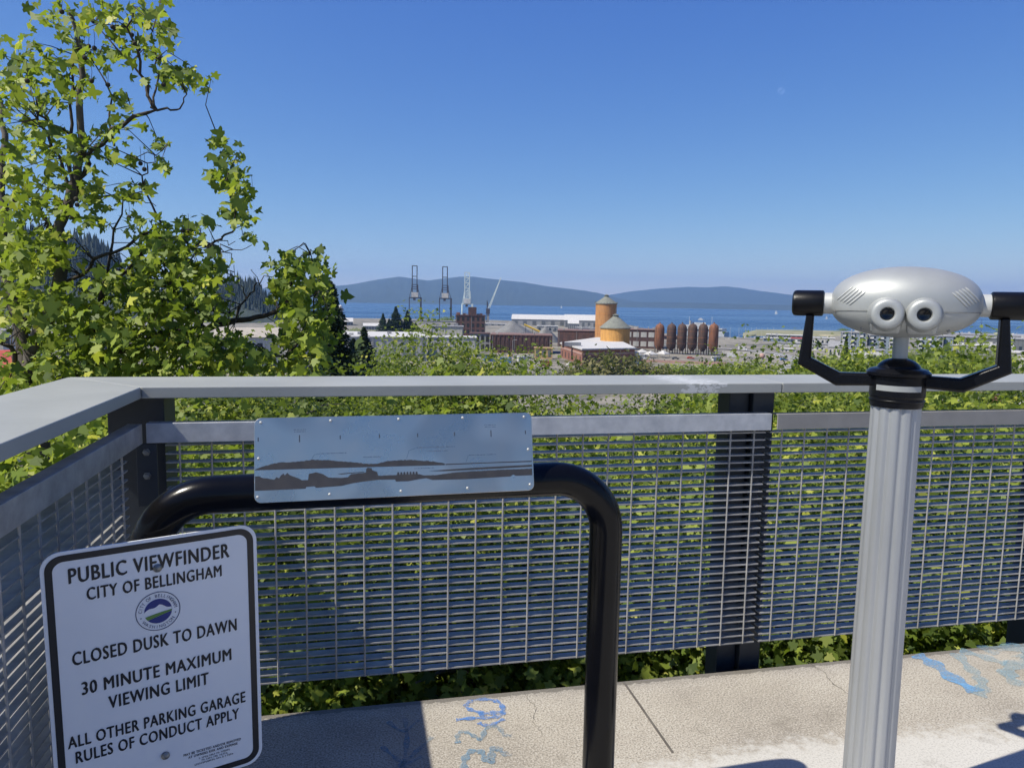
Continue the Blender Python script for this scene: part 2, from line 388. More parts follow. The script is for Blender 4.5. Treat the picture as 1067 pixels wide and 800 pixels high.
# ------------------------------------------------------------ etched panorama plaque on the pipe
plq = empty('panorama_plaque', (-.2425, FY-.015-PR-.012, EYE-.288), radians(2.2), 'silver metal plaque etched with a dark panorama of the bay, riveted on the black pipe', 'plaque')
plq.rotation_euler = (radians(-13), 0, radians(2.2)); plq.location.y += .046; plq.location.z += .004
def rrect(w, h, r, n=6):      # from (0,0) down to (w,-h)
    P = []
    for cx, cy, a0 in ((r, -r, 90), (r, -h+r, 180), (w-r, -h+r, 270), (w-r, -r, 0)):
        for k in range(n+1):
            a = radians(a0+90*k/n); P.append((cx+r*cos(a), cy+r*sin(a)))
    return P
UP = Matrix.Rotation(radians(90), 4, 'X')       # sheet x,y -> x,z ; sheet thickness towards the viewer (-y)
MB().prism(rrect(.682, .200, .016), 0, .004, UP).build('plate', M['plaque'], plq, bevel=.0008)
def flat(name, poly, m, parent, h=.0005, z=.004): return MB().prism(poly, z, z+h, UP).build(name, m, parent)
for x, y in ((.015, -.011), (.176, -.010), (.340, -.010), (.501, -.010), (.662, -.011), (.010, -.096), (.670, -.095), (.008, -.186), (.172, -.187), (.342, -.187), (.508, -.187), (.671, -.185)):
    MB().lathe([(.0036, .004), (.0034, .0055), (.0018, .0068)], 12, UP @ Matrix.Translation((x, y, 0))).build('rivet', M['silver2'], plq, smooth=60)
for i, x in enumerate((.009, .103, .198, .292, .386, .479, .573, .664)):
    L = .010 if i in (1, 6) else .0055
    flat('tick_mark', [(x-.0011, -.05-L), (x+.0011, -.05-L), (x+.0011, -.05+L*.7), (x-.0011, -.05+L*.7)], M['etch'], plq)
rs = random.Random(5)
def jag(pts, step=.004, amp=.0012):
    out = []
    for (a, b), (c, e) in zip(pts, pts[1:]):
        n = max(1, int(abs(c-a)/step))
        for k in range(n): out.append((a+(c-a)*k/n, b+(e-b)*k/n+rs.uniform(-amp, amp)))
    return out+[pts[-1]]
hill = jag([(.002, -.121), (.03, -.112), (.058, -.106), (.086, -.107), (.131, -.103), (.177, -.106), (.242, -.114), (.257, -.117), (.279, -.118), (.316, -.112), (.361, -.111), (.414, -.116), (.437, -.120), (.452, -.1235)], amp=.0008)
flat('etched_hills', hill+[(.452, -.1275), (.228, -.125), (.002, -.123)], M['etch'], plq)
flat('etched_shoreline', [(.4535, -.1245), (.56, -.1245), (.678, -.1245), (.678, -.1275), (.56, -.1268), (.4535, -.1272)], M['etch'], plq)
sky_l = [(.002, -.137), (.012, -.137), (.016, -.141), (.03, -.143), (.045, -.147), (.05, -.141), (.056, -.144), (.060, -.137), (.066, -.133), (.069, -.137), (.075, -.132), (.080, -.137), (.09, -.142), (.10, -.146), (.108, -.1505), (.122, -.1505), (.124, -.136), (.14, -.133), (.157, -.138), (.17, -.147), (.20, -.149), (.215, -.1475), (.222, -.141), (.258, -.138), (.259, -.1295), (.262, -.1265), (.272, -.1285), (.273, -.133), (.285, -.138), (.287, -.1465), (.292, -.1475), (.33, -.1470)]
for k in range(7): x = .333+k*.0075; sky_l += [(x, -.1470), (x+.0012, -.1405), (x+.005, -.1405), (x+.0062, -.1470)]
sky_l += [(.388, -.147), (.40, -.151), (.43, -.151), (.45, -.149), (.47, -.147), (.52, -.1455), (.60, -.1445), (.678, -.1445)]
lowb = [(.678, -.1615), (.635, -.1615), (.627, -.158), (.62, -.1625), (.50, -.1645), (.42, -.163), (.405, -.158), (.388, -.1595), (.36, -.1635), (.33, -.163), (.328, -.158), (.288, -.157), (.25, -.160), (.225, -.163), (.20, -.168), (.14, -.170), (.137, -.166), (.118, -.167), (.116, -.171), (.09, -.171), (.05, -.171), (.002, -.171)]
flat('etched_harbour', jag(sky_l, .004, .0004)+lowb, M['etch'], plq)
flat('etched_shoal', [(.41, -.1405), (.46, -.1385), (.54, -.1365), (.678, -.1345), (.678, -.140), (.56, -.1415), (.45, -.1425)], M['etch'], plq)
flat('etched_shoal', [(.19, -.1385), (.235, -.1365), (.254, -.136), (.254, -.1375), (.20, -.1405)], M['etch'], plq)
def scribble(x0, x1, y, rows, parent, h=.0026, m='etch2'):   # engraving too small to read
    mb = MB()
    for r in range(rows):
        x = x0+rs.uniform(0, .003)
        while x < x1:
            w = rs.uniform(.0007, .0016); k = y-r*h*1.9
            mb.prism([(x, k), (x+w, k), (x+w, k+h*rs.uniform(.6, 1)), (x, k+h*rs.uniform(.6, 1))], .004, .0043, UP); x += w+rs.choice((.0006, .0008, .0022))
    mb.build('engraved_caption', M[m], parent)
for a in ((.089, .118, -.031, 2), (.556, .586, -.031, 2), (.152, .213, -.090, 1), (.252, .294, -.102, 1), (.380, .479, -.083, 1), (.406, .460, -.0925, 1), (.510, .584, -.106, 1), (.374, .425, -.134, 1)): scribble(*a, plq)
for a, b in (((.137, -.091), (.152, -.0885)), ((.137, -.091), (.131, -.101)), ((.364, -.088), (.38, -.083)), ((.364, -.088), (.357, -.108)), ((.506, -.122), (.512, -.106))):
    v = Vector((b[0]-a[0], b[1]-a[1])).normalized()*.00035; flat('leader_line', [(a[0]-v.y, a[1]+v.x), (b[0]-v.y, b[1]+v.x), (b[0]+v.y, b[1]-v.x), (a[0]+v.y, a[1]-v.x)], M['etch2'], plq)

# ------------------------------------------------------------ rules sign clamped on the left leg
sg = empty('rules_sign', (0, 0, 0), 0, 'white sign with black border and rules, bolted to the left leg of the pipe', 'sign')
yw, ti, ro = .3392, -.0336, .0123
ex = Vector((cos(yw), sin(yw), 0)); ez = Vector((-sin(yw)*sin(ti), cos(yw)*sin(ti), cos(ti)))
ex, ez = ex*cos(ro)+ez*sin(ro), ez*cos(ro)-ex*sin(ro); ey = ez.cross(ex)
sg.matrix_world = Matrix(((ex.x, ey.x, ez.x, -.6653), (ex.y, ey.y, ez.y, 1.6639), (ex.z, ey.z, ez.z, EYE-.549), (0, 0, 0, 1)))
SW, SH = .445, .632
MB().prism(rrect(SW, SH, .040, 8), -.0035, 0, UP).build('plate', M['white_paint'], sg, bevel=.0006)
o_, i_ = [(x+.008, y-.008) for x, y in rrect(SW-.016, SH-.016, .034, 8)], [(x+.0225, y-.0225) for x, y in rrect(SW-.045, SH-.045, .022, 8)]
n = len(o_); mb = MB()
vs = [UP @ Vector((x, y, z)) for z in (.0004, .0008) for ring in (o_, i_) for x, y in ring]
mb.add(vs, [f for k in range(n) for f in ((2*n+k, 2*n+(k+1) % n, 3*n+(k+1) % n, 3*n+k), (k, n+k, n+(k+1) % n, (k+1) % n), (k, (k+1) % n, 2*n+(k+1) % n, 2*n+k), (n+k, 3*n+k, 3*n+(k+1) % n, n+(k+1) % n))])
mb.build('border', M['ink'], sg)
def bold_text(txt, bold, align='LEFT', spacing=1.0):      # a heavier weight: the outline repeated a hair apart
    me = text_mesh(txt, 1.0, 0, 1, 0, align, spacing); bm = bmesh.new()
    for k, d in enumerate((-bold, 0, bold)):
        c = me.copy(); c.transform(Matrix.Translation((d, bold*.4*(k-1), .00008*k))); bm.from_mesh(c); bpy.data.meshes.remove(c)
    bm.to_mesh(me); bm.free(); return me
def sign_line(txt, x0, x1, y, cap, name='lettering', m='ink', bold=.036):
    me = bold_text(txt, bold, spacing=1.12); a, b = mesh_bounds(me)
    ref, rb = mesh_bounds(text_mesh('H', 1.0)); hh = rb[1]-ref[1]
    sxx = (x1-x0)/(b[0]-a[0]); sy = cap/hh
    me.transform(UP @ Matrix.Translation((x0-a[0]*sxx, y-ref[1]*sy, .0009)) @ Matrix.Diagonal((sxx, sy, 1, 1)))
    return link(name, me, M[m], sg)
for L in (('PUBLIC VIEWFINDER', .051, .382, -.0738, .0335), ('CITY OF BELLINGHAM', .083, .363, -.118, .0275), ('CLOSED DUSK TO DAWN', .048, .393, -.2632, .0300),
          ('30 MINUTE MAXIMUM', .062, .3785, -.3368, .0295), ('VIEWING LIMIT', .112, .325, -.385, .0295), ('ALL OTHER PARKING GARAGE', .029, .408, -.4568, .0275), ('RULES OF CONDUCT APPLY', .042, .392, -.4965, .0275)):
    sign_line(*L)
sign_line('MAY BE TICKETED AND/OR REMOVED', .262, .394, -.5562, .0062, bold=.03); sign_line('AT OWNERS RISK AND EXPENSE', .272, .386, -.5655, .0062, bold=.03)
mb = MB()                     # three more lines, too small to read in the photograph
for x0, x1, y, h in ((.296, .368, -.5745, .0046), (.302, .362, -.5815, .0046), (.286, .374, -.5885, .0046)):
    x = x0
    while x < x1:
        w = rs.uniform(.0022, .0034); sl = h*.2
        mb.prism([(x, y), (x+.0008, y), (x+.0008, y+h), (x, y+h)], .0006, .001, UP)
        mb.prism([(x+.0008, y+h*rs.choice((0, .4, .8))), (x+w, y+h*rs.choice((0, .4))), (x+w, y+h*.2+h*rs.choice((0, .4)))], .0006, .001, UP)
        x += w+.0009+rs.choice((0, 0, 0, .0025))
mb.build('lettering', M['ink'], sg)
# the round city seal
em = empty('seal', (0, 0, 0)); em.parent = sg
CXS, CYS, RS = .2225, -.1752, .0468
def ring(r0, r1, z, n=56):
    mb = MB(); vs = [UP @ Vector((CXS+r*cos(2*pi*k/n), CYS+r*sin(2*pi*k/n), zz)) for zz in (z, z+.0003) for r in (r0, r1) for k in range(n)]
    return mb.add(vs, [f for k in range(n) for f in ((2*n+k, 3*n+k, 3*n+(k+1) % n, 2*n+(k+1) % n), (n+k, n+(k+1) % n, 3*n+(k+1) % n, 3*n+k))])
def disc_cut(lo, hi, r, n=40):      # the part of the inner disc between two curves
    top = [(-r+2*r*k/n, 0) for k in range(n+1)]; P, Q = [], []
    for x, _ in top:
        c = math.sqrt(max(0, r*r-x*x)); a = min(max(hi(x/r)*r, -c), c); b = min(max(lo(x/r)*r, -c), c)
        P.append((x, a)); Q.append((x, b))
    poly = P+Q[::-1]; out = []
    for q in poly:
        if not out or math.hypot(q[0]-out[-1][0], q[1]-out[-1][1]) > 1e-5: out.append(q)
    if math.hypot(out[0][0]-out[-1][0], out[0][1]-out[-1][1]) < 1e-5: out.pop()
    return [(CXS+x, CYS+y) for x, y in out]
ring(.0452, RS, .0008).build('outline', M['seal_navy'], em)
RI = .0292
mtn = lambda x: .10+.40*max(0, 1-abs(x-.08)/1.05)+.06*sin(7*x)
grn = lambda x: -.16+.17*x-.04*x*x
grl = lambda x: -.42+.22*x+.06*x
flat('blue_sky', disc_cut(mtn, lambda x: 2, RI), M['seal_blue'], em, .0004, .0006)
flat('green_band', disc_cut(grl, grn, RI), M['seal_green'], em, .0004, .0006)
flat('blue_water', disc_cut(lambda x: -2, lambda x: grl(x)-.02, RI), M['seal_blue'], em, .0004, .0006)
def arc_text(txt, a0, a1, r, size, inward):
    for k, ch in enumerate(txt):
        if ch == ' ': continue
        a = radians(a0+(a1-a0)*k/(len(txt)-1)); me = text_mesh(ch, size, 0, .9, 0, 'CENTER')
        rot = a-pi/2 if not inward else a+pi/2
        rr = r if not inward else r+size*.72
        me.transform(UP @ Matrix.Translation((CXS+rr*cos(a), CYS+rr*sin(a), .0009)) @ Matrix.Rotation(rot, 4, 'Z'))
        link('letter', me, M['seal_navy'], em)
arc_text('CITY OF BELLINGHAM', 172, 8, .0335, .0108, False)
arc_text('WASHINGTON', 218, 322, .0335, .0108, True)
for a in (196, 344):
    x, y = CXS+.0375*cos(radians(a)), CYS+.0375*sin(radians(a)); flat('star', [(x+(.0022 if k % 2 == 0 else .0009)*sin(k*pi/5), y+(.0022 if k % 2 == 0 else .0009)*cos(k*pi/5)) for k in range(10)], M['seal_navy'], em, .0003, .0008)
for x, y in ((.2255, -.0715), (.223, -.539)):
    b_ = MB().lathe([(.0095, .0012), (.0095, .0035), (.0055, .0075), (.002, .0085)], 18, UP @ Matrix.Translation((x, y, 0))).build('bolt', M['bolt'], sg, smooth=40)
    MB().box(x-.035, x+.035, .0045, .062, y-.012, y+.012).build('clamp', M['bolt'], sg)

# ------------------------------------------------------------ binocular viewer
vw = empty('binocular_viewer', (1.443, 1.72, 0), radians(-36), 'silver coin viewer with two eyepieces and black handles on a fluted pole', 'binocular viewer')
def flute(a): return 1-.085*abs(sin(6*a+.3))**5-.014*abs(sin(12*a))
MB().lathe([(.0675, .012), (.0625, 1.245)], 224, rf=flute).build('fluted_pole', M['pole'], vw, smooth=65)
MB().lathe([(.16, 0), (.16, .014), (.15, .02), (.085, .03), (.072, .05)], 48).build('base_plate', M['black_satin'], vw, smooth=35)
MB().lathe([(.0655, 1.236), (.067, 1.244), (.067, 1.262), (.0695, 1.266), (.0695, 1.318), (.079, 1.322), (.080, 1.330), (.072, 1.338), (.058, 1.342), (.02, 1.344)], 56).build('collar', M['black_satin'], vw, smooth=30)
MB().lathe([(.0678, 1.252), (.0690, 1.253), (.0690, 1.256), (.0678, 1.257)], 56, cap=False).build('ring_groove', M['black_grip'], vw, smooth=60)
mb = MB(); a0, a1 = radians(270-50), radians(270+50); vs = []
for z in (1.282, 1.297):
    for k in range(17): a = a0+(a1-a0)*k/16; vs.append((.0702*cos(a), .0702*sin(a), z))
    for k in range(17): a = a0+(a1-a0)*k/16; vs.append((.0694*cos(a), .0694*sin(a), z))
mb.add(vs, [f for k in range(16) for f in ((k, k+1, 34+k+1, 34+k), (17+k, 51+k, 51+k+1, 17+k+1), (34+k, 34+k+1, 51+k+1, 51+k), (k, 17+k, 17+k+1, k+1))])
mb.build('label_band', M['silver'], vw, smooth=60)
MB().sphere((0, 0, 1.335), .056, 40, 12, (1, 1, .62), .5).build('dome_cap', M['black_satin'], vw, smooth=60)
MB().tube([(0, 0, 1.34), (0, 0, 1.44)], .019, 24).build('neck', M['silver'], vw, smooth=60)
for s in (-1, 1):
    path = [(.062, -.193), (.150, -.197), (.240, -.150), (.232, -.020)]; wid = [.017, .0185, .0165, .0105]
    pts = [Vector((s*x, 0, EYE+z)) for x, z in path]; rings = []
    for i, p in enumerate(pts):
        a = (pts[i]-pts[i-1]).normalized() if i else (pts[1]-pts[0]).normalized()
        b = (pts[i+1]-pts[i]).normalized() if i < 3 else a
        t_ = (a+b).normalized(); nrm = Vector((-t_.z, 0, t_.x)); nrm *= wid[i]/max(.5, nrm.dot(Vector((-a.z, 0, a.x)))); h = .021; c = .006
        u = nrm.normalized()
        rings.append([p+u*(q*(nrm.length-(c if abs(r) == 1 else 0)))+Vector((0, r_*h, 0)) for q, r, r_ in ((1, 1, -.72), (1, 1, .72))] and
                     [p+nrm*a_+Vector((0, b_*h, 0)) for a_, b_ in ((1, -.7), (1, .7), (.7, 1), (-.7, 1), (-1, .7), (-1, -.7), (-.7, -1), (.7, -1))])
    vs = [v for r in rings for v in r]; K = 8
    fs = [(i*K+k, i*K+(k+1) % K, (i+1)*K+(k+1) % K, (i+1)*K+k) for i in range(3) for k in range(K)]+[tuple(range(K))[::-1], tuple(range(3*K, 4*K))]
    mb = MB().add(vs, fs); o = mb.build('yoke_arm', M['black_satin'], vw, bevel=.002)
    bm = bmesh.new(); bm.from_mesh(o.data); bmesh.ops.recalc_face_normals(bm, faces=bm.faces); bm.to_mesh(o.data); bm.free()
    X = Matrix.Translation((0, 0, EYE+.013)) @ Matrix.Rotation(radians(90)*s, 4, 'Y')
    MB().lathe([(.031, .198), (.0355, .201), (.0362, .204), (.0362, .270), (.0345, .277), (.028, .281), (.012, .282)], 44, X).build('handle', M['black_grip'], vw, smooth=35)
    MB().lathe([(.0295, .150), (.0295, .1985)], 40, X).build('sleeve', M['silver2'], vw, smooth=40)
# head: a long rounded shell, fuller above, flat below
def head_pt(th, ph):       # th 0..pi along x, ph around
    cx = -cos(th); s = sin(th)
    x = .181*cx; rr = abs(s)**.78
    c, sn = cos(ph), sin(ph)
    y = .128*rr*(abs(c)**.86)*(1 if c > 0 else -1)
    z = (.098 if sn > 0 else .092)*rr*(abs(sn)**(.92 if sn > 0 else .62))*(1 if sn > 0 else -1)
    return Vector((x, y, EYE+.016+z))
NT_, NP_ = 64, 72; mb = MB()
mb.add([head_pt(pi*(i+.4)/(NT_+.8-1+.0), 2*pi*k/NP_) for i in range(NT_) for k in range(NP_)],
       [(i*NP_+k, (i+1)*NP_+k, (i+1)*NP_+(k+1) % NP_, i*NP_+(k+1) % NP_) for i in range(NT_-1) for k in range(NP_)]+[tuple(range(NP_)), tuple(range((NT_-1)*NP_, NT_*NP_))[::-1]])
hd = mb.build('viewer_head', M['silver'], vw, smooth=50)
def on_head(x, z, out=0):                            # the front of the shell at a given x and z
    th = math.acos(-max(-.99, min(.99, x/.181))); rr = sin(th)**.78
    sn = max(-.985, min(.985, (z-.016)/((.098 if z > .016 else .092)*rr)))
    k = abs(sn)**(1/(.92 if sn > 0 else .62)); y = .128*rr*(max(0, 1-k*k)**.43)
    return Vector((x, -y-out, EYE+z))
for x, z in ((.168, -.008), (-.168, -.008), (.10, -.052), (-.10, -.052)):
    p = on_head(x, z, .0006); MB().lathe([(.0042, 0), (.0038, .0022), (.0008, .0028)], 12, Matrix.Translation(p) @ Matrix.Rotation(radians(90), 4, 'X')).build('screw', M['bolt'], hd, smooth=40)
for s in (-1, 1):                                   # cooling ribs on both shoulders
    mb = MB()
    for k in range(5):
        pts = [on_head(s*(.166-.038*q/8-.0075*k), .022-.0035*k+.036*q/8, .0002) for q in range(9)]
        mb.tube(pts, [.0006]+[.0024]*7+[.0006], 8)
    mb.build('cooling_ribs', M['silver2'], hd, smooth=60)
seam = MB(); pts = [head_pt(pi*(i+.5)/60, radians(180)+.02) for i in range(4, 57)]
seam.tube([Vector((p.x, p.y*1.002, EYE-.006)) for p in pts], .0006, 5).build('seam_line', M['bolt'], hd)
for x in (-.0455, .0375):
    Y = Matrix.Translation((x, 0, EYE-.0125)) @ Matrix.Rotation(radians(90), 4, 'X')
    prof = [(.052, .060), (.0495, .095), (.0455, .115), (.0415, .130), (.0388, .1440), (.0384, .1480), (.0360, .1515), (.0300, .1535), (.0205, .1540), (.0180, .1530), (.0168, .149), (.0160, .1365)]
    ep = MB().lathe(prof, 56, Y, cap=False).build('eyepiece', M['silver'], vw, smooth=38)
    MB().lathe([(.0162, .1362), (.0158, .1385), (.0110, .1390), (.009, .1375), (.0005, .1368)], 36, Y).build('lens', M['hole'], ep, smooth=50)
    f1 = MB()           # fairing that flares from the eyepiece down to the belly of the shell
    fr_ = [(-.0375, .128, .002), (.0375, .128, .002), (.037, .126, -.032), (.033, .108, -.057), (-.033, .108, -.057), (-.037, .126, -.032)]
    vs = [Vector((x+q[0], -q[1], EYE+q[2]-.008)) for q in fr_]+[Vector((x+q[0]*1.02, -.045, EYE+q[2]-.008)) for q in fr_]
    f1.add(vs, [(0, 1, 2, 5), (5, 2, 3, 4), (11, 8, 7, 6), (10, 9, 8, 11)]+[(i, 6+i, 6+(i+1) % 6, (i+1) % 6) for i in range(6)])
    f1.build('fairing', M['silver'], ep, bevel=.009)

# ------------------------------------------------------------ graffiti on the kerb (paint marks lying on the concrete)
def ribbon(mb, pts, w, z=.003, n=10):
    P = [Vector((p[0], p[1], 0)) for p in pts]; Q = []
    for i in range(len(P)-1):                      # Catmull-Rom through the points
        a, b, c, e = P[max(0, i-1)], P[i], P[i+1], P[min(len(P)-1, i+2)]
        for k in range(n):
            t = k/n; Q.append(.5*((2*b)+(c-a)*t+(2*a-5*b+4*c-e)*t*t+(3*b-a-3*c+e)*t**3))
    Q.append(P[-1]); vs = []; N = len(Q)
    for i, q in enumerate(Q):
        t = (Q[min(i+1, N-1)]-Q[max(i-1, 0)]).normalized(); ww = w/2*(.75+.3*sin(i*.7)); s = Vector((-t.y, t.x, 0))*ww
        vs += [(q.x+s.x, q.y+s.y, z), (q.x-s.x, q.y-s.y, z)]
    mb.add(vs, [(2*i, 2*i+1, 2*i+3, 2*i+2) for i in range(N-1)])
def gpx(pts): return [at_z(420+x/7.62, 715+y/7.62, 0) for x, y in pts]
gf = empty('graffiti', (0, 0, 0), 0, 'blue spray paint scrawl on the sunlit concrete kerb left of the pipe leg', 'graffiti')
mb = MB(); ribbon(mb, gpx([(640, 215), (540, 190), (500, 155), (540, 120), (660, 105), (760, 130), (795, 190), (770, 235), (680, 250), (560, 255), (420, 268)]), .024)
ribbon(mb, gpx([(600, 225), (700, 215), (790, 205)]), .03, .0034); mb.build('loop_stroke', M['spray_blue'], gf)
mb = MB(); ribbon(mb, gpx([(600, 290), (640, 310), (720, 300), (800, 260)]), .02); mb.build('loop_stroke', M['spray_blue'], gf)
mb = MB(); ribbon(mb, gpx([(435, 455), (430, 400), (460, 365), (510, 370), (570, 400), (620, 420), (650, 350), (700, 320), (760, 330), (800, 385), (860, 395)]), .022); mb.build('wavy_stroke', M['spray_faded'], gf)
mb = MB(); ribbon(mb, gpx([(480, 660), (490, 580), (540, 520), (620, 525), (660, 590), (710, 590), (700, 520), (740, 490), (790, 530), (860, 550)]), .03); mb.build('wavy_stroke', M['spray_faded'], gf)
g2 = empty('graffiti', (0, 0, 0), 0, 'dark branching spray paint mark on the shaded concrete kerb beside the rules sign', 'graffiti')
mb = MB()
for P in ([(422, 748), (424, 770), (420, 800)], [(398, 778), (412, 790), (424, 795), (440, 788)], [(404, 752), (420, 762), (436, 750)], [(415, 800), (432, 785), (450, 768)]):
    ribbon(mb, [at_z(x, y, 0) for x, y in P], .02)
mb.build('branch_stroke', M['spray_faded'], g2)
g3 = empty('graffiti', (0, 0, 0), 0, 'pale blue sprayed streaks on the concrete at the right end of the kerb', 'graffiti')
def g3px(pts): return [at_z(940+x/5, 640+y/5, 0) for x, y in pts]
pale = paint_mat('spray_paint_pale_blue', (.13, .30, .52), .9)
for pts, w, m, z in (([(70, 212), (150, 250), (260, 330), (390, 405)], .085, pale, .003), ([(395, 425), (420, 395), (405, 340), (360, 290), (280, 205)], .06, 'spray_wash', .0034), ([(300, 190), (430, 225), (540, 260)], .07, 'spray_wash', .0038), ([(420, 190), (560, 175), (690, 165)], .09, 'spray_wash', .0042), ([(690, 240), (590, 260), (550, 310), (600, 360), (690, 385)], .08, 'spray_wash', .0046), ([(610, 210), (660, 230), (720, 225)], .12, 'spray_wash', .005)):
    mb = MB(); ribbon(mb, g3px(pts), w, z); mb.build('paint_streak', M[m] if isinstance(m, str) else m, g3)

# ------------------------------------------------------------ terrain, water, hills, haze
def bearing(px): p = at(px, 315, 1); return math.atan2(p.x, p.y)
SHORE = [(-60, 5200), (20, 5200), (200, 3600), (300, 2300), (345, 1500), (380, 1350), (470, 1380), (560, 1420), (640, 1380), (690, 900), (715, 800), (770, 790), (800, 830), (850, 880), (905, 1000), (960, 1100), (1067, 1180), (1200, 1300), (1500, 1500)]
SB = [(bearing(x), d) for x, d in SHORE]
def shore(b):
    if b < SB[0][0] or b > SB[-1][0]: return 20000
    return float(np.interp(b, [q[0] for q in SB], [q[1] for q in SB]))
def smooth(a, b, x): t_ = min(1, max(0, (x-a)/(b-a))); return t_*t_*(3-2*t_)
NA = 360; RR = [0, 6, 12, 20, 30, 45, 65, 90, 120, 160, 210, 270, 340, 420, 500, 580, 660, 740, 800, 860, 940, 1040, 1160, 1300, 1450, 1650, 2000, 2500, 3200, 4200, 5500, 8000, 12000, 16000]
mb = MB(); vs = []
rg = random.Random(3)
for i, r in enumerate(RR):
    for k in range(NA):
        b = -pi+2*pi*k/NA; s_ = shore(b)*(1+.012*sin(b*90)+.008*sin(b*210))
        z = -9+(G+9)*smooth(45, 230, r)
        if r > s_: z = G+(WZ-3-G)*smooth(0, 26, r-s_)
        elif r > 250: z = G+rg.uniform(-.2, .2)
        vs.append((r*sin(b), r*cos(b), z))
mb.add(vs, [(i*NA+k, i*NA+(k+1) % NA, (i+1)*NA+(k+1) % NA, (i+1)*NA+k) for i in range(len(RR)-1) for k in range(NA)])
t = NT('town_ground'); co = t.coord()
a = t.noise(.012, 8, .65, co); b = t.noise(.06, 8, .7, co); c = t.noise(.5, 4, .7, co)
base = t.ramp(t.math('ADD', t.math('MULTIPLY', a, .5), t.math('MULTIPLY', b, .5)), [(.38, (.045, .06, .022)), (.45, (.10, .095, .08)), (.50, (.19, .17, .135)), (.55, (.30, .27, .21)), (.60, (.12, .115, .105)), (.66, (.05, .06, .028))])
t.set(Base_Color=t.mix(t.math('MULTIPLY', c, .5), base, (.12, .115, .10)), Roughness=.95); M['ground'] = t.m
tag(mb.build('ground', M['ground'], smooth=80), kind='structure')
t = NT('bay_water'); co = t.coord(); w1 = t.noise(.09, 5, .6, co, (1, 2.2, 1)); band = t.noise(.0011, 5, .6, co, (.45, 2.4, 1))
t.set(Base_Color=t.ramp(band, [(.38, (.014, .048, .11)), (.62, (.036, .088, .165))]), Roughness=t.ramp(band, [(.38, (.30,)*3), (.62, (.20,)*3)]))
t.b.inputs['Specular IOR Level'].default_value = .32; t.bump(w1, .9, 2.2); M['water'] = t.m
mb = MB(); rr = [300, 2000, 6000, 15800]; mb.add([(r*sin(2*pi*k/96), r*cos(2*pi*k/96), WZ) for r in rr for k in range(96)], [(i*96+k, i*96+(k+1) % 96, (i+1)*96+(k+1) % 96, (i+1)*96+k) for i in range(3) for k in range(96)])
tag(mb.build('water', M['water']), kind='structure')
t = NT('forested_hill'); co = t.coord(); t.set(Base_Color=t.ramp(t.noise(.004, 8, .7, co), [(.35, (.014, .024, .018)), (.6, (.030, .042, .028)), (.8, (.06, .064, .045))]), Roughness=1.0); M['forest'] = t.m
def ridge(name, prof, d, foot, back, rough=.03, seed=1):
    rg = np.random.default_rng(seed); px = np.linspace(prof[0][0], prof[-1][0], int((prof[-1][0]-prof[0][0])/2.2))
    py = np.interp(px, [p[0] for p in prof], [p[1] for p in prof]); K = 9; vs = []
    n1 = np.convolve(rg.normal(size=len(px)+8), np.ones(9)/9, 'valid'); n2 = rg.normal(size=(len(px), K))
    for i, (x, y) in enumerate(zip(px, py)):
        top = at(x, y-.35*n1[i], d); H = top.z-WZ
        for k in range(K):
            f = k/(K-3) if k <= K-3 else 1
            dd = d-foot*(1-f) if k <= K-3 else d+back*(k-K+3)/2
            h = WZ-2+(H+2)*f**.85*(1+(rough*n2[i, k] if 0 < k < K-3 else 0)) if k <= K-3 else WZ-2+(H+2)*(1-(k-K+3)/2)
            p = at(x, 315, dd); vs.append((p.x, p.y, h))
    tag(MB().add(vs, [(i*K+k, (i+1)*K+k, (i+1)*K+k+1, i*K+k+1) for i in range(len(px)-1) for k in range(K-1)]).build(name, M['forest'], smooth=70), kind='structure')
ridge('hills', [(-250, 308), (-100, 303), (0, 301), (150, 305), (250, 300), (320, 302), (345, 298.5), (362, 297), (380, 294), (400, 290.3), (416, 288.3), (430, 290), (446, 292.3), (460, 290.5), (478, 288.4), (490, 288), (504, 290), (520, 291.5), (545, 294), (570, 298), (600, 301.5), (620, 304.5), (640, 309.5), (662, 314), (690, 319)], 10500, 1700, 2500, seed=4)
ridge('hills', [(540, 318), (600, 311), (630, 308), (655, 304), (680, 301.3), (700, 300), (716, 299), (735, 299.2), (755, 298.3), (772, 300), (790, 303), (815, 306), (840, 309), (870, 312), (920, 314), (1000, 317), (1100, 321), (1300, 325)], 13800, 1500, 1900, seed=8)
ridge('hills', [(610, 318.5), (640, 315), (690, 314.6), (725, 315.4), (760, 316.4), (820, 318), (860, 319), (1000, 322), (1200, 326), (1300, 328)], 9400, 500, 700, .03, 9)
# the wooded hill on the left, behind the plane tree
hp = [(-220, 262), (-100, 245), (0, 240), (50, 240), (80, 246), (104, 254), (122, 268), (138, 288), (152, 303), (180, 300), (205, 296), (240, 292), (262, 294), (285, 316), (305, 328), (345, 334)]
ridge('wooded_hill', hp, 1450, 500, 500, .04, 12)
rg = np.random.default_rng(5); N = 2600; cen = []; sz = []; 
mbw = MB()
for i in range(N):
    x = rg.uniform(-150, 335); f = rg.uniform(.25, 1.03); d = 1450-500*(1-f); y = np.interp(x, [p[0] for p in hp], [p[1] for p in hp])
    top = at(x, y, 1450); p = at(x, 315, d); h = WZ-2+(top.z-WZ+2)*min(1, f)**.85; H = rg.uniform(9, 20)*(1.2 if rg.random() < .1 else 1); r = H*rg.uniform(.13, .2)
    k = len(mbw.v); mbw.v += [(p.x+r*cos(q*1.2566+i), p.y+r*sin(q*1.2566+i), h) for q in range(5)]+[(p.x, p.y, h+H)]; mbw.f += [(k+q, k+(q+1) % 5, k+5) for q in range(5)]
tag(mbw.build('hillside_wood', M['forest']), 'dark conifer wood covering the hill behind the plane tree', 'wood', kind='stuff')

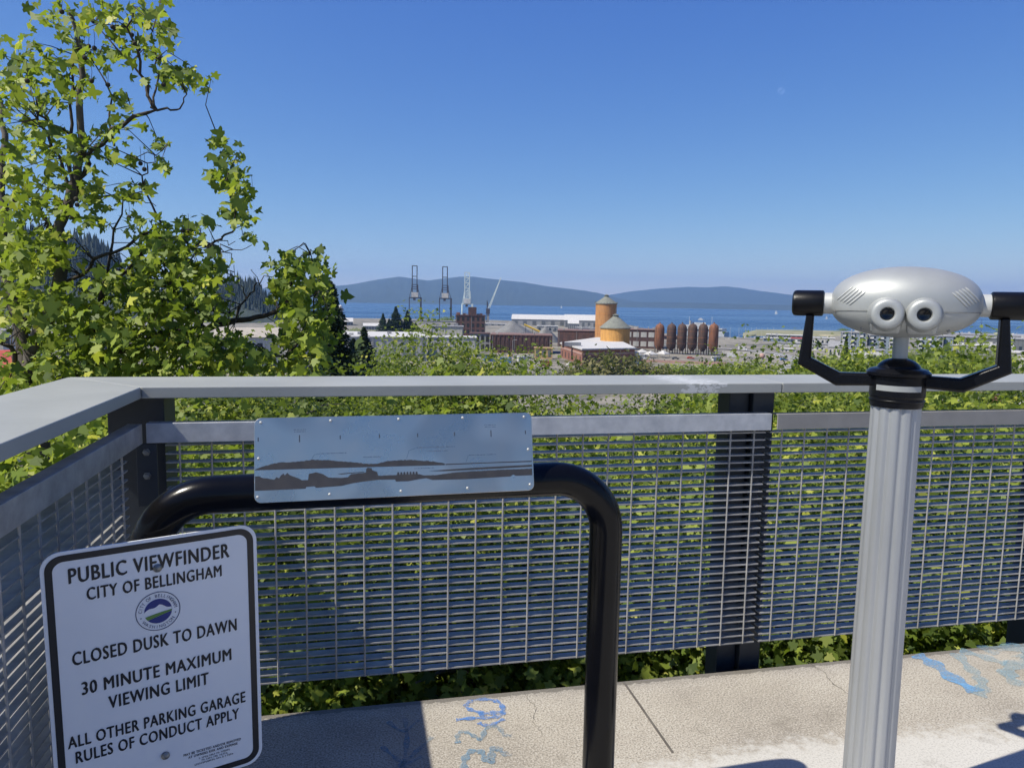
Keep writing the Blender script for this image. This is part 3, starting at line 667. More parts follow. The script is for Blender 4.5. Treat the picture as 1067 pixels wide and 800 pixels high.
hz = MB().box(-16500, 16500, -16500, 16500, WZ-4.5, 640).build('haze', None)
hm = bpy.data.materials.new('haze_air'); hm.use_nodes = True; hn = hm.node_tree.nodes; hn.remove(hn['Principled BSDF'])
pv = hn.new('ShaderNodeVolumePrincipled'); pv.inputs['Color'].default_value = (.33, .58, 1, 1); pv.inputs['Density'].default_value = 7.5e-5; pv.inputs['Anisotropy'].default_value = .15
hm.node_tree.links.new(pv.outputs[0], hn['Material Output'].inputs['Volume']); hz.data.materials.append(hm); tag(hz, 'thin blue haze over the bay', 'haze', kind='stuff')
hz.display_type = 'WIRE'

# ------------------------------------------------------------ the waterfront town
def wallmat(name, c, c2=None, sc=.15, rough=.85):     # weathered: blotches, and streaks running down the face
    c2 = c2 or tuple(x*.8 for x in c); t = NT(name); a = t.noise(sc*2, 6, .7); b = t.noise(1.1, 5, .7, None, (1, 1, .10)); d = t.noise(.7, 3, .6)
    base = t.ramp(a, [(.35, c2), (.66, c)]); base = t.mix(t.math('MULTIPLY', t.ramp(b, [(.46, (0,)*3), (.62, (1,)*3)]), .45), base, tuple(x*.5 for x in c2))
    t.set(Base_Color=t.mix(t.math('MULTIPLY', d, .18), base, tuple(min(.8, x*1.25) for x in c)), Roughness=rough); M[name] = t.m
wallmat('brick', (.26, .115, .08), (.19, .085, .06), .6); wallmat('brick_dark', (.11, .055, .042), (.055, .032, .028), .3)
wallmat('brick_old', (.15, .07, .052), (.065, .036, .03), .25); wallmat('roof_white', (.52, .51, .49)); wallmat('cream', (.55, .52, .43))
wallmat('pale_wall', (.46, .45, .42)); wallmat('grey_wall', (.30, .30, .30)); wallmat('roof_grey', (.26, .26, .27)); wallmat('roof_brown', (.20, .12, .10))
wallmat('blue_grey', (.20, .25, .31)); wallmat('white_wall', (.55, .55, .54)); wallmat('glass', (.03, .04, .055), rough=.2); wallmat('tile_orange', (.46, .225, .075), (.32, .15, .052), .9)
wallmat('tile_amber', (.58, .31, .075), (.42, .20, .05), .9); wallmat('tile_band', (.50, .22, .07), (.42, .19, .06), .9); wallmat('cone_roof', (.20, .205, .17), (.13, .14, .12), .4); M['rust'] = mat('rust', (.26, .10, .045), (.085, .045, .03), .9, .9, stretch=(1, 1, .12)); M['rust_dark'] = mat('rust_dark', (.105, .055, .038), (.042, .03, .025), .9, .9, stretch=(1, 1, .12))
wallmat('crane_dark', (.055, .048, .06)); wallmat('crane_teal', (.62, .72, .70)); wallmat('crane_cab', (.62, .58, .52)); wallmat('gravel', (.19, .19, .185), (.12, .12, .118), .08)
wallmat('yellow', (.62, .42, .06)); wallmat('tan_wood', (.50, .34, .17)); wallmat('blue', (.05, .16, .42)); wallmat('red', (.40, .07, .05)); wallmat('tan_roof', (.40, .36, .30)); wallmat('asphalt', (.27, .265, .255), (.22, .215, .21), .05)
wallmat('green_tin', (.22, .30, .26)); wallmat('tyre', (.02, .02, .02)); wallmat('pink', (.40, .25, .21)); wallmat('sage', (.26, .27, .20)); wallmat('slate_door', (.12, .13, .14))

def frame_at(px0, px1, d, base=G, d1=None):
    p0, p1 = ground(px0, d, base), ground(px1, d1 or d, base); v = p1-p0
    return p0, v.length, math.atan2(v.y, v.x)
def block(name, label, cat, px0, px1, ytop, d, depth, wall, roof, win=None, base=G, d1=None, over=.4, gable=0, group=None, wcol='glass', parapet=0):
    p0, w, a = frame_at(px0, px1, d, base, d1); h = at((px0+px1)/2, ytop, (d+(d1 or d))/2).z-base
    e = empty(name, p0, a, label, cat, group)
    MB().box(0, w, 0, depth, -3, h).build('wall', M[wall], e)
    if gable:
        r = MB(); r.prism([(-over, -over), (w+over, -over), (w+over, depth+over), (-over, depth+over)], h, h+.3)
        r.add([(-over, -over, h+.3), (w+over, -over, h+.3), (w+over, depth/2, h+gable), (-over, depth/2, h+gable), (-over, depth+over, h+.3), (w+over, depth+over, h+.3)], [(0, 1, 2, 3), (3, 2, 5, 4), (0, 3, 4), (1, 5, 2)])
        r.build('roof', M[roof], e)
    else: MB().box(-over, w+over, -over, depth+over, h+.01, h+.5+parapet).build('roof', M[roof], e)
    rb = random.Random(int(px0*7+d))
    if not gable and w > 14 and depth > 9:
        for _ in range(rb.randint(2, 5)):
            x, y, q = rb.uniform(2, w-4), rb.uniform(1.5, depth-4), rb.uniform(.8, 2.2)
            if rb.random() < .35: MB().lathe([(.35, h+.4), (.35, h+1.6), (.6, h+1.7), (.1, h+2.2)], 10, Matrix.Translation((x, y, 0))).build('roof_vent', M['grey_wall'], e)
            else: MB().box(x, x+q*1.4, y, y+q, h+.45+parapet, h+.5+parapet+q*.8).build('roof_unit', M['pale_wall' if rb.random() < .5 else 'grey_wall'], e)
        for x in (w*.03, w*rb.uniform(.3, .7), w*.97): MB().box(x-.12, x+.12, -.2, -.003, 0, h).build('downpipe', M['grey_wall'], e)
        MB().box(w*.78, w*.78+min(4, w*.12), -.14, .1, 0, min(4.2, h*.5)).build('door', M['slate_door'], e)
    if win:
        nx, nz, fw, fh = win[:4]; cw, chh = w/nx, h/nz; first = None
        for i in range(nx):
            for k in range(nz):
                if first is None:
                    first = MB().box(-cw*fw/2, cw*fw/2, -.12, .1, -chh*fh/2, chh*fh/2).build('window', M[wcol], e); o = first
                else: o = first.copy(); C.objects.link(o); o.parent = e
                o.location = (cw*(i+.5), 0, chh*(k+.5))
    return e, w, h
# left: long white building, cream block, trees in front hide its foot
e, w, h = block('warehouse', 'long low pale building with a bright white roof behind the dark conifers', 'building', 352, 445, 351.5, 392, 62, 'pale_wall', 'roof_white')
for i in range(9): MB().box(w*(i+.5)/9-.4, w*(i+.5)/9+.4, -.35, -.002, 0, h-.4).build('pilaster', M['grey_wall'], e)
for x, y in ((.2, 20), (.55, 30), (.8, 12)): MB().box(w*x, w*x+2.5, y, y+2, h+.5, h+2).build('roof_vent', M['grey_wall'], e)
block('storage_block', 'plain cream concrete block beside the dark brick ruin', 'building', 449, 483, 340.5, 470, 16, 'cream', 'roof_grey')
block('storage_block', 'pale wall building half hidden behind the leafy tree left of centre', 'building', 446, 497, 352, 425, 18, 'pale_wall', 'roof_white')
e, w, h = block('brick_ruin', 'dark roofless brick factory shell with empty windows below the pale green crane', 'building', 475, 506, 329, 600, 24, 'brick_old', 'brick_dark', (6, 4, .5, .6), wcol='tyre')
MB().box(w*.42, w*.70, 6, 16, h, h+7).build('tower', M['brick_dark'], e); MB().box(w*.02, w*.14, 2, 8, h, h+2.5).build('chimney', M['brick'], e)
for i in range(5): MB().box(w*(.05+.19*i), w*(.05+.19*i)+2.2, -.2, 1, h+.3, h+1+2.2*(i % 3)/2).build('broken_wall', M['brick_old'], e)
e, w, h = block('factory_shell', 'grey concrete factory frame standing before the dark brick ruin', 'building', 490, 511, 348, 470, 18, 'grey_wall', 'brick_dark', (4, 2, .6, .7), wcol='tyre')
e, w, h = block('brick_warehouse', 'long low dark red warehouse wall below the gravel heaps', 'building', 512, 576, 349.5, 462, 26, 'brick_old', 'roof_brown', (14, 1, .5, .45), wcol='brick_dark')
for i in range(15): MB().box(w*i/14-.3, w*i/14+.3, -.4, -.002, 0, h).build('pilaster', M['brick_dark'], e)
# tent warehouses by the water
def shed(px0, px1, yeave, ypeak, d, depth, label, wall='grey_wall', roof='roof_white', arch=False):
    p0, w, a = frame_at(px0, px1, d); he = at(px0, yeave, d).z-G; hp_ = at(px0, ypeak, d+depth/2).z-G
    e = empty('storage_shed', p0, a, label, 'shed', None); MB().box(.6, w-.6, .6, depth, -3, he).build('wall', M[wall], e)
    mb = MB(); n = 8; pr = [(depth*k/n, he+(hp_-he)*(sin(pi*k/n) if arch else 1-abs(2*k/n-1))) for k in range(n+1)]
    vs = [(x, y, z) for x in (0, w) for y, z in pr]+[(x, y, z-.3) for x in (0, w) for y, z in pr]; m = n+1
    fs = []
    for k in range(n): fs += [(k, k+1, m+k+1, m+k), (2*m+k, 3*m+k, 3*m+k+1, 2*m+k+1)]
    fs += [tuple(range(m)), tuple(range(m, 2*m))[::-1], (0, m, 3*m, 2*m), (m-1, 3*m-1, 4*m-1, 2*m-1)] 
    mb.add(vs, fs[:-1]); mb.add([(.3, y, z-.05) for y, z in pr]+[(w-.3, y, z-.05) for y, z in pr], [tuple(range(m)), tuple(range(m, 2*m))[::-1]])
    mb.build('roof', M[roof], e)
    for i in range(6): MB().box(w*(i+.3)/6, w*(i+.7)/6, .45, .6, 0, he*.7).build('door', M['slate_door'], e)
shed(533, 591, 332.3, 327.3, 1040, 60, 'long white roofed shed at the water left of the round towers')
shed(588, 623, 333.5, 327.5, 990, 55, 'white arched shed just left of the tall round tower', arch=True)
shed(592, 604, 337, 333.5, 900, 24, 'small pale shed in front of the white arched shed')
e, w, h = block('brick_hall', 'long red brick hall standing behind the two round towers', 'building', 582, 628, 345, 545, 30, 'brick_old', 'roof_brown', (6, 1, .45, .55), wcol='brick_dark')
e, w, h = block('brick_hall', 'red brick hall with pale window panels between towers and tanks', 'building', 652, 692, 344, 545, 25, 'brick_dark', 'roof_brown', (5, 2, .75, .55), wcol='pale_wall')
# low brick building with the white roof
zr = G+8.2
cs = [at_z(x, y, zr) for x, y in ((584.5, 358), (607, 364.5), (661.5, 363.5), (640, 353), (622, 352.5))]
e = empty('brick_building', (cs[1].x, cs[1].y, G), 0, 'low red brick building with a flat white roof before the round towers', 'building')
L = [(c.x-cs[1].x, c.y-cs[1].y) for c in cs]
MB().prism(L, -3, zr-G).build('wall', M['brick'], e)
cx_, cy_ = sum(p[0] for p in L)/5, sum(p[1] for p in L)/5
MB().prism([(cx_+(x-cx_)*1.03, cy_+(y-cy_)*1.03) for x, y in L], zr-G+.01, zr-G+.7).build('roof', M['roof_white'], e)
for (a_, b_), nw in (((L[0], L[1]), 6), ((L[1], L[2]), 7)):
    v = Vector((b_[0]-a_[0], b_[1]-a_[1], 0)); ang = math.atan2(v.y, v.x)
    T = lambda q: Matrix.Translation((a_[0]+v.x*q, a_[1]+v.y*q, 0)) @ Matrix.Rotation(ang, 4, 'Z')
    for i in range(nw): MB().box(-1.1, 1.1, -.15, .1, 1.2, 4.4, T((i+.5)/nw)).build('window', M['brick_dark'], e)
    MB().box(.5, v.length-.5, -.18, .1, 5.6, 6.5, T(0)).build('cornice_band', M['pink'], e)
MB().box(-8, -7, 10, 11, zr-G+.5, zr-G+4).build('chimney', M['brick_dark'], e)
MB().box(-4, 6, 22, 26, zr-G+.5, zr-G+2.6).build('roof_unit', M['grey_wall'], e)
# round tile towers
def silo(pxl, pxr, yeave, yapex, d, label, tall):
    p = ground((pxl+pxr)/2, d, G); r = (pxr-pxl)/2/F*d*1.0; he = at((pxl+pxr)/2, yeave, d).z-G; ha = at((pxl+pxr)/2, yapex, d).z-G
    e = empty('round_tower', p, 0, label, 'tower'); n = 40
    MB().lathe([(r, -3), (r, he)], n).build('wall', M['tile_orange' if tall else 'tile_amber'], e, smooth=40)
    for q in ((.35, .55, .78) if tall else (.45,)): MB().lathe([(r*1.012, he*q), (r*1.012, he*q+.5)], n, cap=True).build('band', M['tile_band'], e, smooth=40)
    MB().lathe([(r*1.07, he), (r*1.07, he+.5), (r*.22, ha-1.6), (r*.16, ha-1.4)], n).build('roof', M['cone_roof'], e, smooth=25)
    MB().lathe([(r*.20, ha-1.8), (r*.20, ha-.5), (r*.26, ha-.4), (r*.05, ha+.2)], 14).build('roof_cap', M['cone_roof'], e)
    mb = MB()
    for k in range(24): a = 2*pi*k/24; mb.bar((r*1.08*cos(a), r*1.08*sin(a), he+.5), (r*1.08*cos(a), r*1.08*sin(a), he+1.6), .08)
    if tall: mb.build('railing', M['cone_roof'], e)
    else: MB().bar((0, 0, ha), (0, 0, ha+4), .12).build('mast', M['cone_roof'], e)
silo(621, 642.5, 316.8, 307, 520, 'tall orange tiled round tower with a small conical cap', True)
silo(627, 657, 342, 327.5, 468, 'short wide orange tiled tower with a grey conical roof', False)
# six rusty digesters
first = None
words = ('orange rusty upright tank, leftmost of six in a row', 'brown rusty upright tank, second of six from the left', 'brown rusty upright tank, third of six from the left', 'dark rusty upright tank, third of six from the right', 'dark rusty upright tank, second of six from the right', 'rusty upright tank with a reddish cap, rightmost of six')
for i, x in enumerate((688.5, 701, 712, 723, 734, 745)):
    p = ground(x, 492, G); r = 3.1; H = at(x, 337.3, 492).z-G
    e = empty('digester_tank', p, 0, words[i], 'tank', 'rusty digester tanks in a row')
    MB().lathe([(r*.35, 2.2), (r, 5.5), (r, H-3.4), (r*.93, H-2), (r*.7, H-.8), (r*.35, H-.1), (r*.12, H+.1), (r*.12, H+1), (0.05, H+1)], 22).build('shell', M['rust' if i in (0, 5) else 'rust_dark'], e, smooth=50)
    for q in (.35, .55, .75): MB().lathe([(r*1.02, H*q), (r*1.02, H*q+.35)], 22).build('band', M['rust'], e)
    for k in range(4): a = pi/4+k*pi/2; MB().bar((r*.9*cos(a), r*.9*sin(a), -2), (r*.9*cos(a), r*.9*sin(a), 5.6), .3).build('leg', M['rust_dark'], e)
# heaps of gravel and a yellow conveyor
for x0, x1, y, d, lab in ((509, 562, 334.5, 690, 'large grey gravel heap beyond the long dark red warehouse'), (554, 586, 340.5, 600, 'smaller grey green gravel heap beside the yellow conveyor')):
    p = ground((x0+x1)/2, d, G); r = (x1-x0)/2/F*d; H = at((x0+x1)/2, y, d).z-G; mb = MB(); n = 36; rg2 = random.Random(x0); vs = []
    for j in range(6):
        f = j/5
        for k in range(n): a = 2*pi*k/n; q = r*(1-f*.88)*(1+.10*sin(2*a+x0)+.06*sin(5*a)+rg2.uniform(-.03, .03)); vs.append((q*cos(a), q*sin(a), -2+(H+2)*f**.9*(1-.15*f*f*max(0, cos(a)))))
    mb.add(vs, [(j*n+k, j*n+(k+1) % n, (j+1)*n+(k+1) % n, (j+1)*n+k) for j in range(5) for k in range(n)]+[tuple(range(5*n, 6*n))])
    tag(mb.build('gravel_heap', M['gravel'], None, 60, loc=p), lab, 'gravel heap')
e = empty('conveyor', ground(556, 640, G), bearing(556)*-1, 'yellow sloping conveyor beside the gravel heaps', 'conveyor')
mb = MB(); q0, q1 = Vector((-8, 0, 13)), Vector((7, 0, 6.5)); mb.tube([q0, q1], .9, 6); mb.build('belt_gallery', M['yellow'], e)
for q in (.1, .5, .9): p = q0.lerp(q1, q); MB().bar(p, (p.x, p.y, -2), .25).build('leg', M['crane_dark'], e)
# dockside cranes
def gantry(px, ytop, d, label, m, cab, splay):
    k = d/F; p = ground(px, d, G); e = empty('dock_crane', p, -bearing(px), label, 'crane', 'cranes on the shipping quay'); top = at(px, ytop, d).z-G; yb = lambda dy: top-dy*k
    X = lambda u: u*k
    def lattice(name, a0, a1, b0, b1, steps, r):    # two chords and the lacing between them
        mb = MB()
        for off in (-X(1.6), X(1.6)):
            mb.bar((a0[0], off, a0[1]), (a1[0], off, a1[1]), r); mb.bar((b0[0], off, b0[1]), (b1[0], off, b1[1]), r)
            for i in range(steps+1):
                f = i/steps; A = (a0[0]+(a1[0]-a0[0])*f, off, a0[1]+(a1[1]-a0[1])*f); B = (b0[0]+(b1[0]-b0[0])*f, off, b0[1]+(b1[1]-b0[1])*f); mb.bar(A, B, r*.7)
                if i < steps and splay: f2 = (i+1)/steps; mb.bar(A, (b0[0]+(b1[0]-b0[0])*f2, off, b0[1]+(b1[1]-b0[1])*f2), r*.5)
        return mb.build(name, M[m], e)
    hb = yb(32)
    lattice('boom', (X(-2.4), hb), (X(-2.4), top), (X(2.4), hb), (X(2.4), top), 3 if not splay else 6, 1.05)
    lattice('frame', (X(-3), hb), (X(-2.6), yb(19)), (X(3.6), hb), (X(3.2), yb(19)), 3, .95)
    for s, (u0, u1) in ((-1, (-4.6, -5.4)), (1, (5.4, 6.4))):
        mb = MB()
        for off in (-X(2.5), X(2.5)): mb.bar((X(u0 if splay else u1), off, hb), (X(u1), off, -4), .95 if s < 0 else 2.0)
        for q in range(4): z = hb*(.15+.22*q); mb.bar((X(u1), -X(2.5), z), (X(u1), X(2.5), z+hb*.2), .45)
        if splay: mb.bar((X(1.8*s), 0, yb(13)), (X(u0), 0, hb), .6)
        else: mb.bar((X(u1), 0, hb*1.0), (X(s*3), 0, yb(22)), .45)
        mb.build('leg', M[m], e)
    MB().box(X(-5.6), X(6.5), -X(2), X(2), hb-1.2, hb+.4).build('portal_beam', M[m], e)
    MB().box(X(-3.2), X(3.6), -X(3), X(3), hb+.41, hb+X(5.2)).build('machine_house', M[cab], e)
    MB().box(X(-1.5), X(1), -X(3), X(0), hb-X(3), hb-1.25).build('cabin', M['crane_dark'], e)
gantry(432, 277, 1210, 'dark gantry crane with raised boom, leftmost on the quay', 'crane_dark', 'crane_cab', False)
gantry(463.5, 278, 1215, 'dark gantry crane with raised boom, between the other dark and the pale green crane', 'crane_dark', 'crane_cab', False)
gantry(486.5, 284, 1150, 'pale green gantry crane with a splayed frame above the brick ruin', 'crane_teal', 'white_wall', True)
p = ground(509, 1150, G); k = 1150/F; e = empty('boom_crane', p, -bearing(509), 'white crane with a long leaning lattice boom right of the gantry cranes', 'crane', 'cranes on the shipping quay')
z = lambda y: at(509, y, 1150).z-G
mb = MB(); A, B = Vector((0.5*k, 0, z(321))), Vector((12.5*k, 0, z(289))); s_ = Vector((.9*k, 0, .35*k))
for off in (-1.3, 1.3):
    mb.bar(A-s_+Vector((0, off, 0)), B+Vector((0, off*.3, 0)), .8); mb.bar(A+s_+Vector((0, off, 0)), B+Vector((0, off*.3, 0)), .8)
for i in range(12): f = i/12; mb.bar((A-s_).lerp(B, f), (A+s_).lerp(B, f+.06), .3)
mb.build('boom', M['crane_teal'], e)
mb = MB(); mb.bar((-1.5*k, 0, -4), (-1.5*k, 0, z(313)), .8).bar((1*k, 0, -4), (-1.5*k, 0, z(313)), .6).bar((-1.5*k, 0, z(313)), (.5*k, 0, z(321)), .5); mb.build('mast', M['crane_dark'], e)
MB().box(-2.4*k, 1.6*k, -4, 4, z(327), z(321.5)).build('machine_house', M['crane_dark'], e); MB().box(-1.2*k, 1.0*k, -3, 3, -4, z(327)).build('pedestal', M['grey_wall'], e)
# white domed tower at the far left of the bay
p = ground(354.5, 980, G); e = empty('domed_tower', p, 0, 'pale round tower with a dome by the water on the left', 'tower'); k = 980/F; zz = lambda y: at(354.5, y, 980).z-G
MB().lathe([(2.6*k, -3), (2.4*k, zz(324))], 20).build('wall', M['pale_wall'], e, smooth=40); MB().lathe([(3.4*k, zz(324)), (3.4*k, zz(321.5))], 20).build('gallery', M['grey_wall'], e)
MB().sphere((0, 0, zz(321.5)), 2.5*k, 16, 6, (1, 1, 1.5), .5).build('dome', M['white_wall'], e, smooth=60)
shed(351, 368, 335, 331, 930, 25, 'small white roofed shed beside the domed tower')
shed(378, 396, 339.5, 336.5, 800, 22, 'pale shed at the waterfront left of the dark gantry cranes')
block('quay_building', 'flat grey quay building under the leftmost gantry crane', 'building', 428, 476, 334.5, 1120, 22, 'grey_wall', 'roof_grey')
# ferry at the quay
p = ground(734, 905, WZ); e = empty('ferry', p, -bearing(734)+.06, 'white ferry moored behind the row of rusty tanks', 'ferry'); k = 905/F
hull = [(-22*k, -4), (20*k, -5.5), (25*k, 0), (20*k, 5.5), (-22*k, 4)]
MB().prism(hull, -1, 5.5).build('hull', M['white_wall'], e); MB().prism([(x*.9, y*.85) for x, y in hull], 5.51, 9.5).build('lower_deck', M['white_wall'], e)
MB().prism([(x*.72-2*k, y*.75) for x, y in hull], 9.51, 13).build('upper_deck', M['white_wall'], e); MB().box(-9*k, 2*k, -3, 3, 13.01, 16).build('wheelhouse', M['white_wall'], e)
MB().box(-18*k, 18*k, -4.85, -4.5, 6.6, 8).build('window_band', M['glass'], e); MB().lathe([(1.6, 13), (1.4, 18)], 12, Matrix.Translation((-13*k, 0, 0))).build('funnel', M['grey_wall'], e)
for x in (-14, 8): MB().bar((x*k, 0, 13), (x*k, 0, 23), .25).build('mast', M['white_wall'], e)
# boats on the bay
def sailboat(px, y, s, label):
    d = (EYE-WZ)*F/(y-(314.6+.0177*(px-533))); p = ground(px, d, WZ); e = empty('sailboat', p, random.uniform(-.5, .5)-bearing(px), label, 'sailboat', 'sailboats out on the bay')
    MB().prism([(-4*s, -1*s), (2*s, -1.2*s), (5*s, 0), (2*s, 1.2*s), (-4*s, 1*s)], -.3, 1.1*s).build('hull', M['white_wall'], e); MB().bar((0, 0, 1*s), (0, 0, 14*s), .12*s).build('mast', M['white_wall'], e)
    mb = MB(); mb.add([(.2*s, 0, 13.5*s), (.2*s, 0, 2*s), (4.6*s, .5*s, 2*s), (-.2*s, .05, 13*s), (-.2*s, .05, 2.2*s), (-4.2*s, .7*s, 2.4*s)], [(0, 1, 2), (3, 5, 4)]); o = mb.build('sail', M['white_wall'], e); so = o.modifiers.new('cloth', 'SOLIDIFY'); so.thickness = .06
sailboat(809, 326.5, 1.5, 'white sailboat under sail on the open bay left of the viewer'); sailboat(585, 320.5, 1.5, 'tiny distant sailboat above the white arched shed'); sailboat(862, 331, .8, 'small sailboat on the bay under the left viewer handle')
p = ground(731, 1900, WZ); e = empty('motor_yacht', p, -bearing(731), 'small white motor boat on the water above the ferry', 'boat'); MB().prism([(-7, -2.4), (5, -2.4), (9, 0), (5, 2.4), (-7, 2.4)], -.3, 2.4).build('hull', M['white_wall'], e); MB().box(-4, 3, -1.8, 1.8, 2.41, 5).build('cabin', M['white_wall'], e)
# the breakwater spit
mb = MB(); P0 = [(776, 345.2), (790, 343.8), (830, 343.4), (880, 343.8), (960, 345), (1075, 347), (1250, 350)]; vs = []
for i, (x, y) in enumerate(P0):
    d0 = (EYE-WZ)*F/(y+4.2-(314.6+.0177*(x-533))); hh = 0.3 if i == 0 else 3.6
    for dd, z in ((0, WZ-2), (14, WZ+hh*.7), (40, WZ+hh), (150, WZ+hh), (170, WZ-2)): q = at(x, 315, d0+dd); vs.append((q.x, q.y, z))
mb.add(vs, [(i*5+k, (i+1)*5+k, (i+1)*5+k+1, i*5+k+1) for i in range(len(P0)-1) for k in range(4)]); tag(mb.build('breakwater', mat('spit_grass', (.30, .27, .17), (.14, .15, .07), .03, .95)), kind='structure')
# right: quay sheds, flats, long roofs
e, w, h = block('quay_shed', 'low white roofed shed on the quay left of the viewer arm', 'shed', 800, 842, 349.5, 800, 20, 'slate_door', 'roof_white', (8, 1, .6, .5))
block('quay_shed', 'white roofed shed in front on the quay, with a dark blue end', 'shed', 797, 826, 352.8, 720, 16, 'blue_grey', 'roof_white', (6, 1, .5, .4))
block('quay_shed', 'red roofed shed right of the white quay shed', 'shed', 826, 866, 353.3, 725, 16, 'white_wall', 'red', (7, 1, .5, .4))
block('boat_shed', 'pale row of boat sheds behind the left viewer arm', 'shed', 812, 866, 358.5, 640, 14, 'pale_wall', 'roof_grey', (10, 1, .6, .5), wcol='white_wall')
def flats(px0, px1, ytop, d, label, nx, nz):
    e, w, h = block('apartment_block', label, 'building', px0, px1, ytop, d, 18, 'blue_grey', 'roof_grey', (nx, nz, .42, .55))
    for i in range(nx//2):
        for k in range(nz):
            x = w*(2*i+.55)/nx; z = h*k/nz+.4
            b = MB().box(x, x+w*.75/nx, -1.6, -.13, z, z+.25).build('balcony', M['white_wall'], e); MB().box(x, x+w*.75/nx, -1.6, -1.5, z+.26, z+1.2).build('rail', M['white_wall'], b)
        MB().box(w*(2*i+.40)/nx, w*(2*i+.5)/nx, -1.7, -.13, 0, h+.4).build('column', M['white_wall'], e)
    return e
flats(878, 905, 347, 560, 'grey blue block of flats with white balconies, left of the viewer neck', 6, 5)
flats(906, 938, 350, 575, 'grey blue block of flats directly behind the viewer neck', 6, 5)
flats(958, 986, 350.5, 540, 'block of flats with white balconies right of the viewer neck', 6, 5)
block('apartment_block', 'plain blue grey end block right of the balcony flats', 'building', 987, 996, 351, 545, 14, 'blue_grey', 'roof_grey')
block('row_house', 'pale grey gabled house below the blue flats', 'house', 866, 884, 362, 520, 10, 'pale_wall', 'roof_grey', (4, 1, .4, .5), gable=4)
block('mill_building', 'very long grey roofed mill along the right shore', 'building', 985, 1180, 354.5, 560, 30, 'slate_door', 'roof_grey', (30, 1, .5, .4))
block('mill_building', 'long pale roofed mill building furthest back on the right shore', 'building', 975, 1180, 351, 760, 40, 'pale_wall', 'roof_grey', (20, 1, .5, .4))
block('mill_building', 'grey mill building with white roof edge in front on the right', 'building', 996, 1060, 361, 470, 26, 'grey_wall', 'roof_white', (9, 2, .7, .3), wcol='slate_door')
mbm = empty('radio_mast', ground(1024, 600, G), 0, 'thin dark mast rising above the long mill roofs', 'mast'); MB().tube([(0, 0, 0), (0, 0, 26)], [.35, .1], 6).build('pole', M['crane_dark'], mbm); MB().bar((-1, 0, 22), (1, 0, 22), .1).build('crossbar', M['crane_dark'], mbm)
# left, behind the plane tree: houses on the slope
for i, (x0, x1, y, d, dep, wm, rm, lab) in enumerate(((222, 290, 352, 330, 22, 'pale_wall', 'tan_roof', 'wide pale house with a tan roof behind the plane tree branches'), (150, 205, 340, 520, 20, 'tan_roof', 'roof_grey', 'grey roofed house on the slope behind the plane tree trunk'), (60, 130, 338, 420, 20, 'pale_wall', 'tan_roof', 'tan roofed house left of the upright plane tree stem'), (300, 345, 356, 350, 20, 'grey_wall', 'roof_white', 'low grey building at the foot of the tall dark cypress'), (0, 50, 345, 380, 16, 'white_wall', 'roof_grey', 'white house at the far left behind the leaves'))):
    block('slope_house', lab, 'house', x0, x1, y, d, dep, wm, rm, (5, 2, .4, .4), gable=4)
e, w, h = block('red_roof_house', 'house with a steep red roof and white posts at the left edge', 'house', -34, 11, 403, 46, 9, 'blue_grey', 'red', None, base=-9, gable=1.6)
for q in (.45, .62, .8, .97): MB().box(w*q-.1, w*q+.1, -.3, -.02, 0, h).build('post', M['white_wall'], e)
e, w, h = block('brick_shop', 'red brick and white shop front seen through the gap at right', 'building', 1038, 1130, 409, 70, 10, 'white_wall', 'roof_white', (4, 2, .5, .5), base=-13)
MB().box(.1, w*.2, -.3, -.01, 0, h-.4).build('brick_pier', M['brick'], e)
# worksite things in front of the warehouse
e, w, h = block('timber_frame', 'tan timber frame with an open gable on the worksite', 'frame', 558, 577, 363, 420, 5, 'tan_wood', 'tan_wood', (3, 1, .5, .6), wcol='slate_door')
def container(px, y, d, rz, m, label, L=6, base=G):
    p = ground(px, d, base); e = empty('shipping_container', p, rz-bearing(px), label, 'container', 'containers on the worksite')
    MB().box(-L/2, L/2, -1.25, 1.25, -.5, 2.6).build('body', M[m], e); mb = MB()
    for i in range(12): x = -L/2+.2+i*(L-.4)/11; mb.box(x-.08, x+.08, -1.32, -1.251, .1, 2.5)
    mb.build('ribs', M[m], e); MB().box(L/2+.001, L/2+.06, -1.1, 1.1, .1, 2.5).build('door', M[m], e)
container(511, 375, 395, .2, 'blue', 'bright blue container nearest the dark red warehouse'); container(528, 375, 390, -.1, 'blue', 'blue container standing to the right of the other blue one'); container(546, 375, 400, .4, 'white_wall', 'white container on the worksite before the warehouse'); container(570, 381, 372, 0, 'rust', 'rusty container below the timber frame'); container(668, 370, 440, .3, 'white_wall', 'white container beside the low brick building')
# vehicles
def vehicle(px, d, rz, m, van, label, grp='vehicles parked about the waterfront'):
    p = ground(px, d, G); e = empty('parked_van' if van else 'parked_car', p, rz-bearing(px), label, 'van' if van else 'car', grp)
    L, H, Wd = (6.5, 2.8, 2.2) if van else (4.5, 1.45, 1.8)
    if van: poly = [(-L/2, .4), (L/2, .4), (L/2, 1.3), (L/2-.9, 1.6), (L/2-1.3, H), (-L/2, H)]
    else: poly = [(-L/2, .35), (L/2, .35), (L/2, .8), (L/2-1.1, .9), (L/2-1.8, H), (-L/2+.9, H), (-L/2+.1, .95)]
    MB().prism(poly, -Wd/2, Wd/2, Matrix.Rotation(radians(90), 4, 'X')).build('body', M[m], e)
    for s in (-1, 1): MB().box(-L*.2 if not van else L*.25, L*.2 if not van else L*.42, s*Wd/2-.02, s*Wd/2+.02, H*.65, H*.92).build('window', M['glass'], e)
    for x in (-L*.32, L*.32):
        for s in (-1, 1): MB().lathe([(.36, -.12), (.36, .12)], 12, Matrix.Translation((x, s*(Wd/2-.05), .36)) @ Matrix.Rotation(radians(90), 4, 'X')).build('wheel', M['tyre'], e)
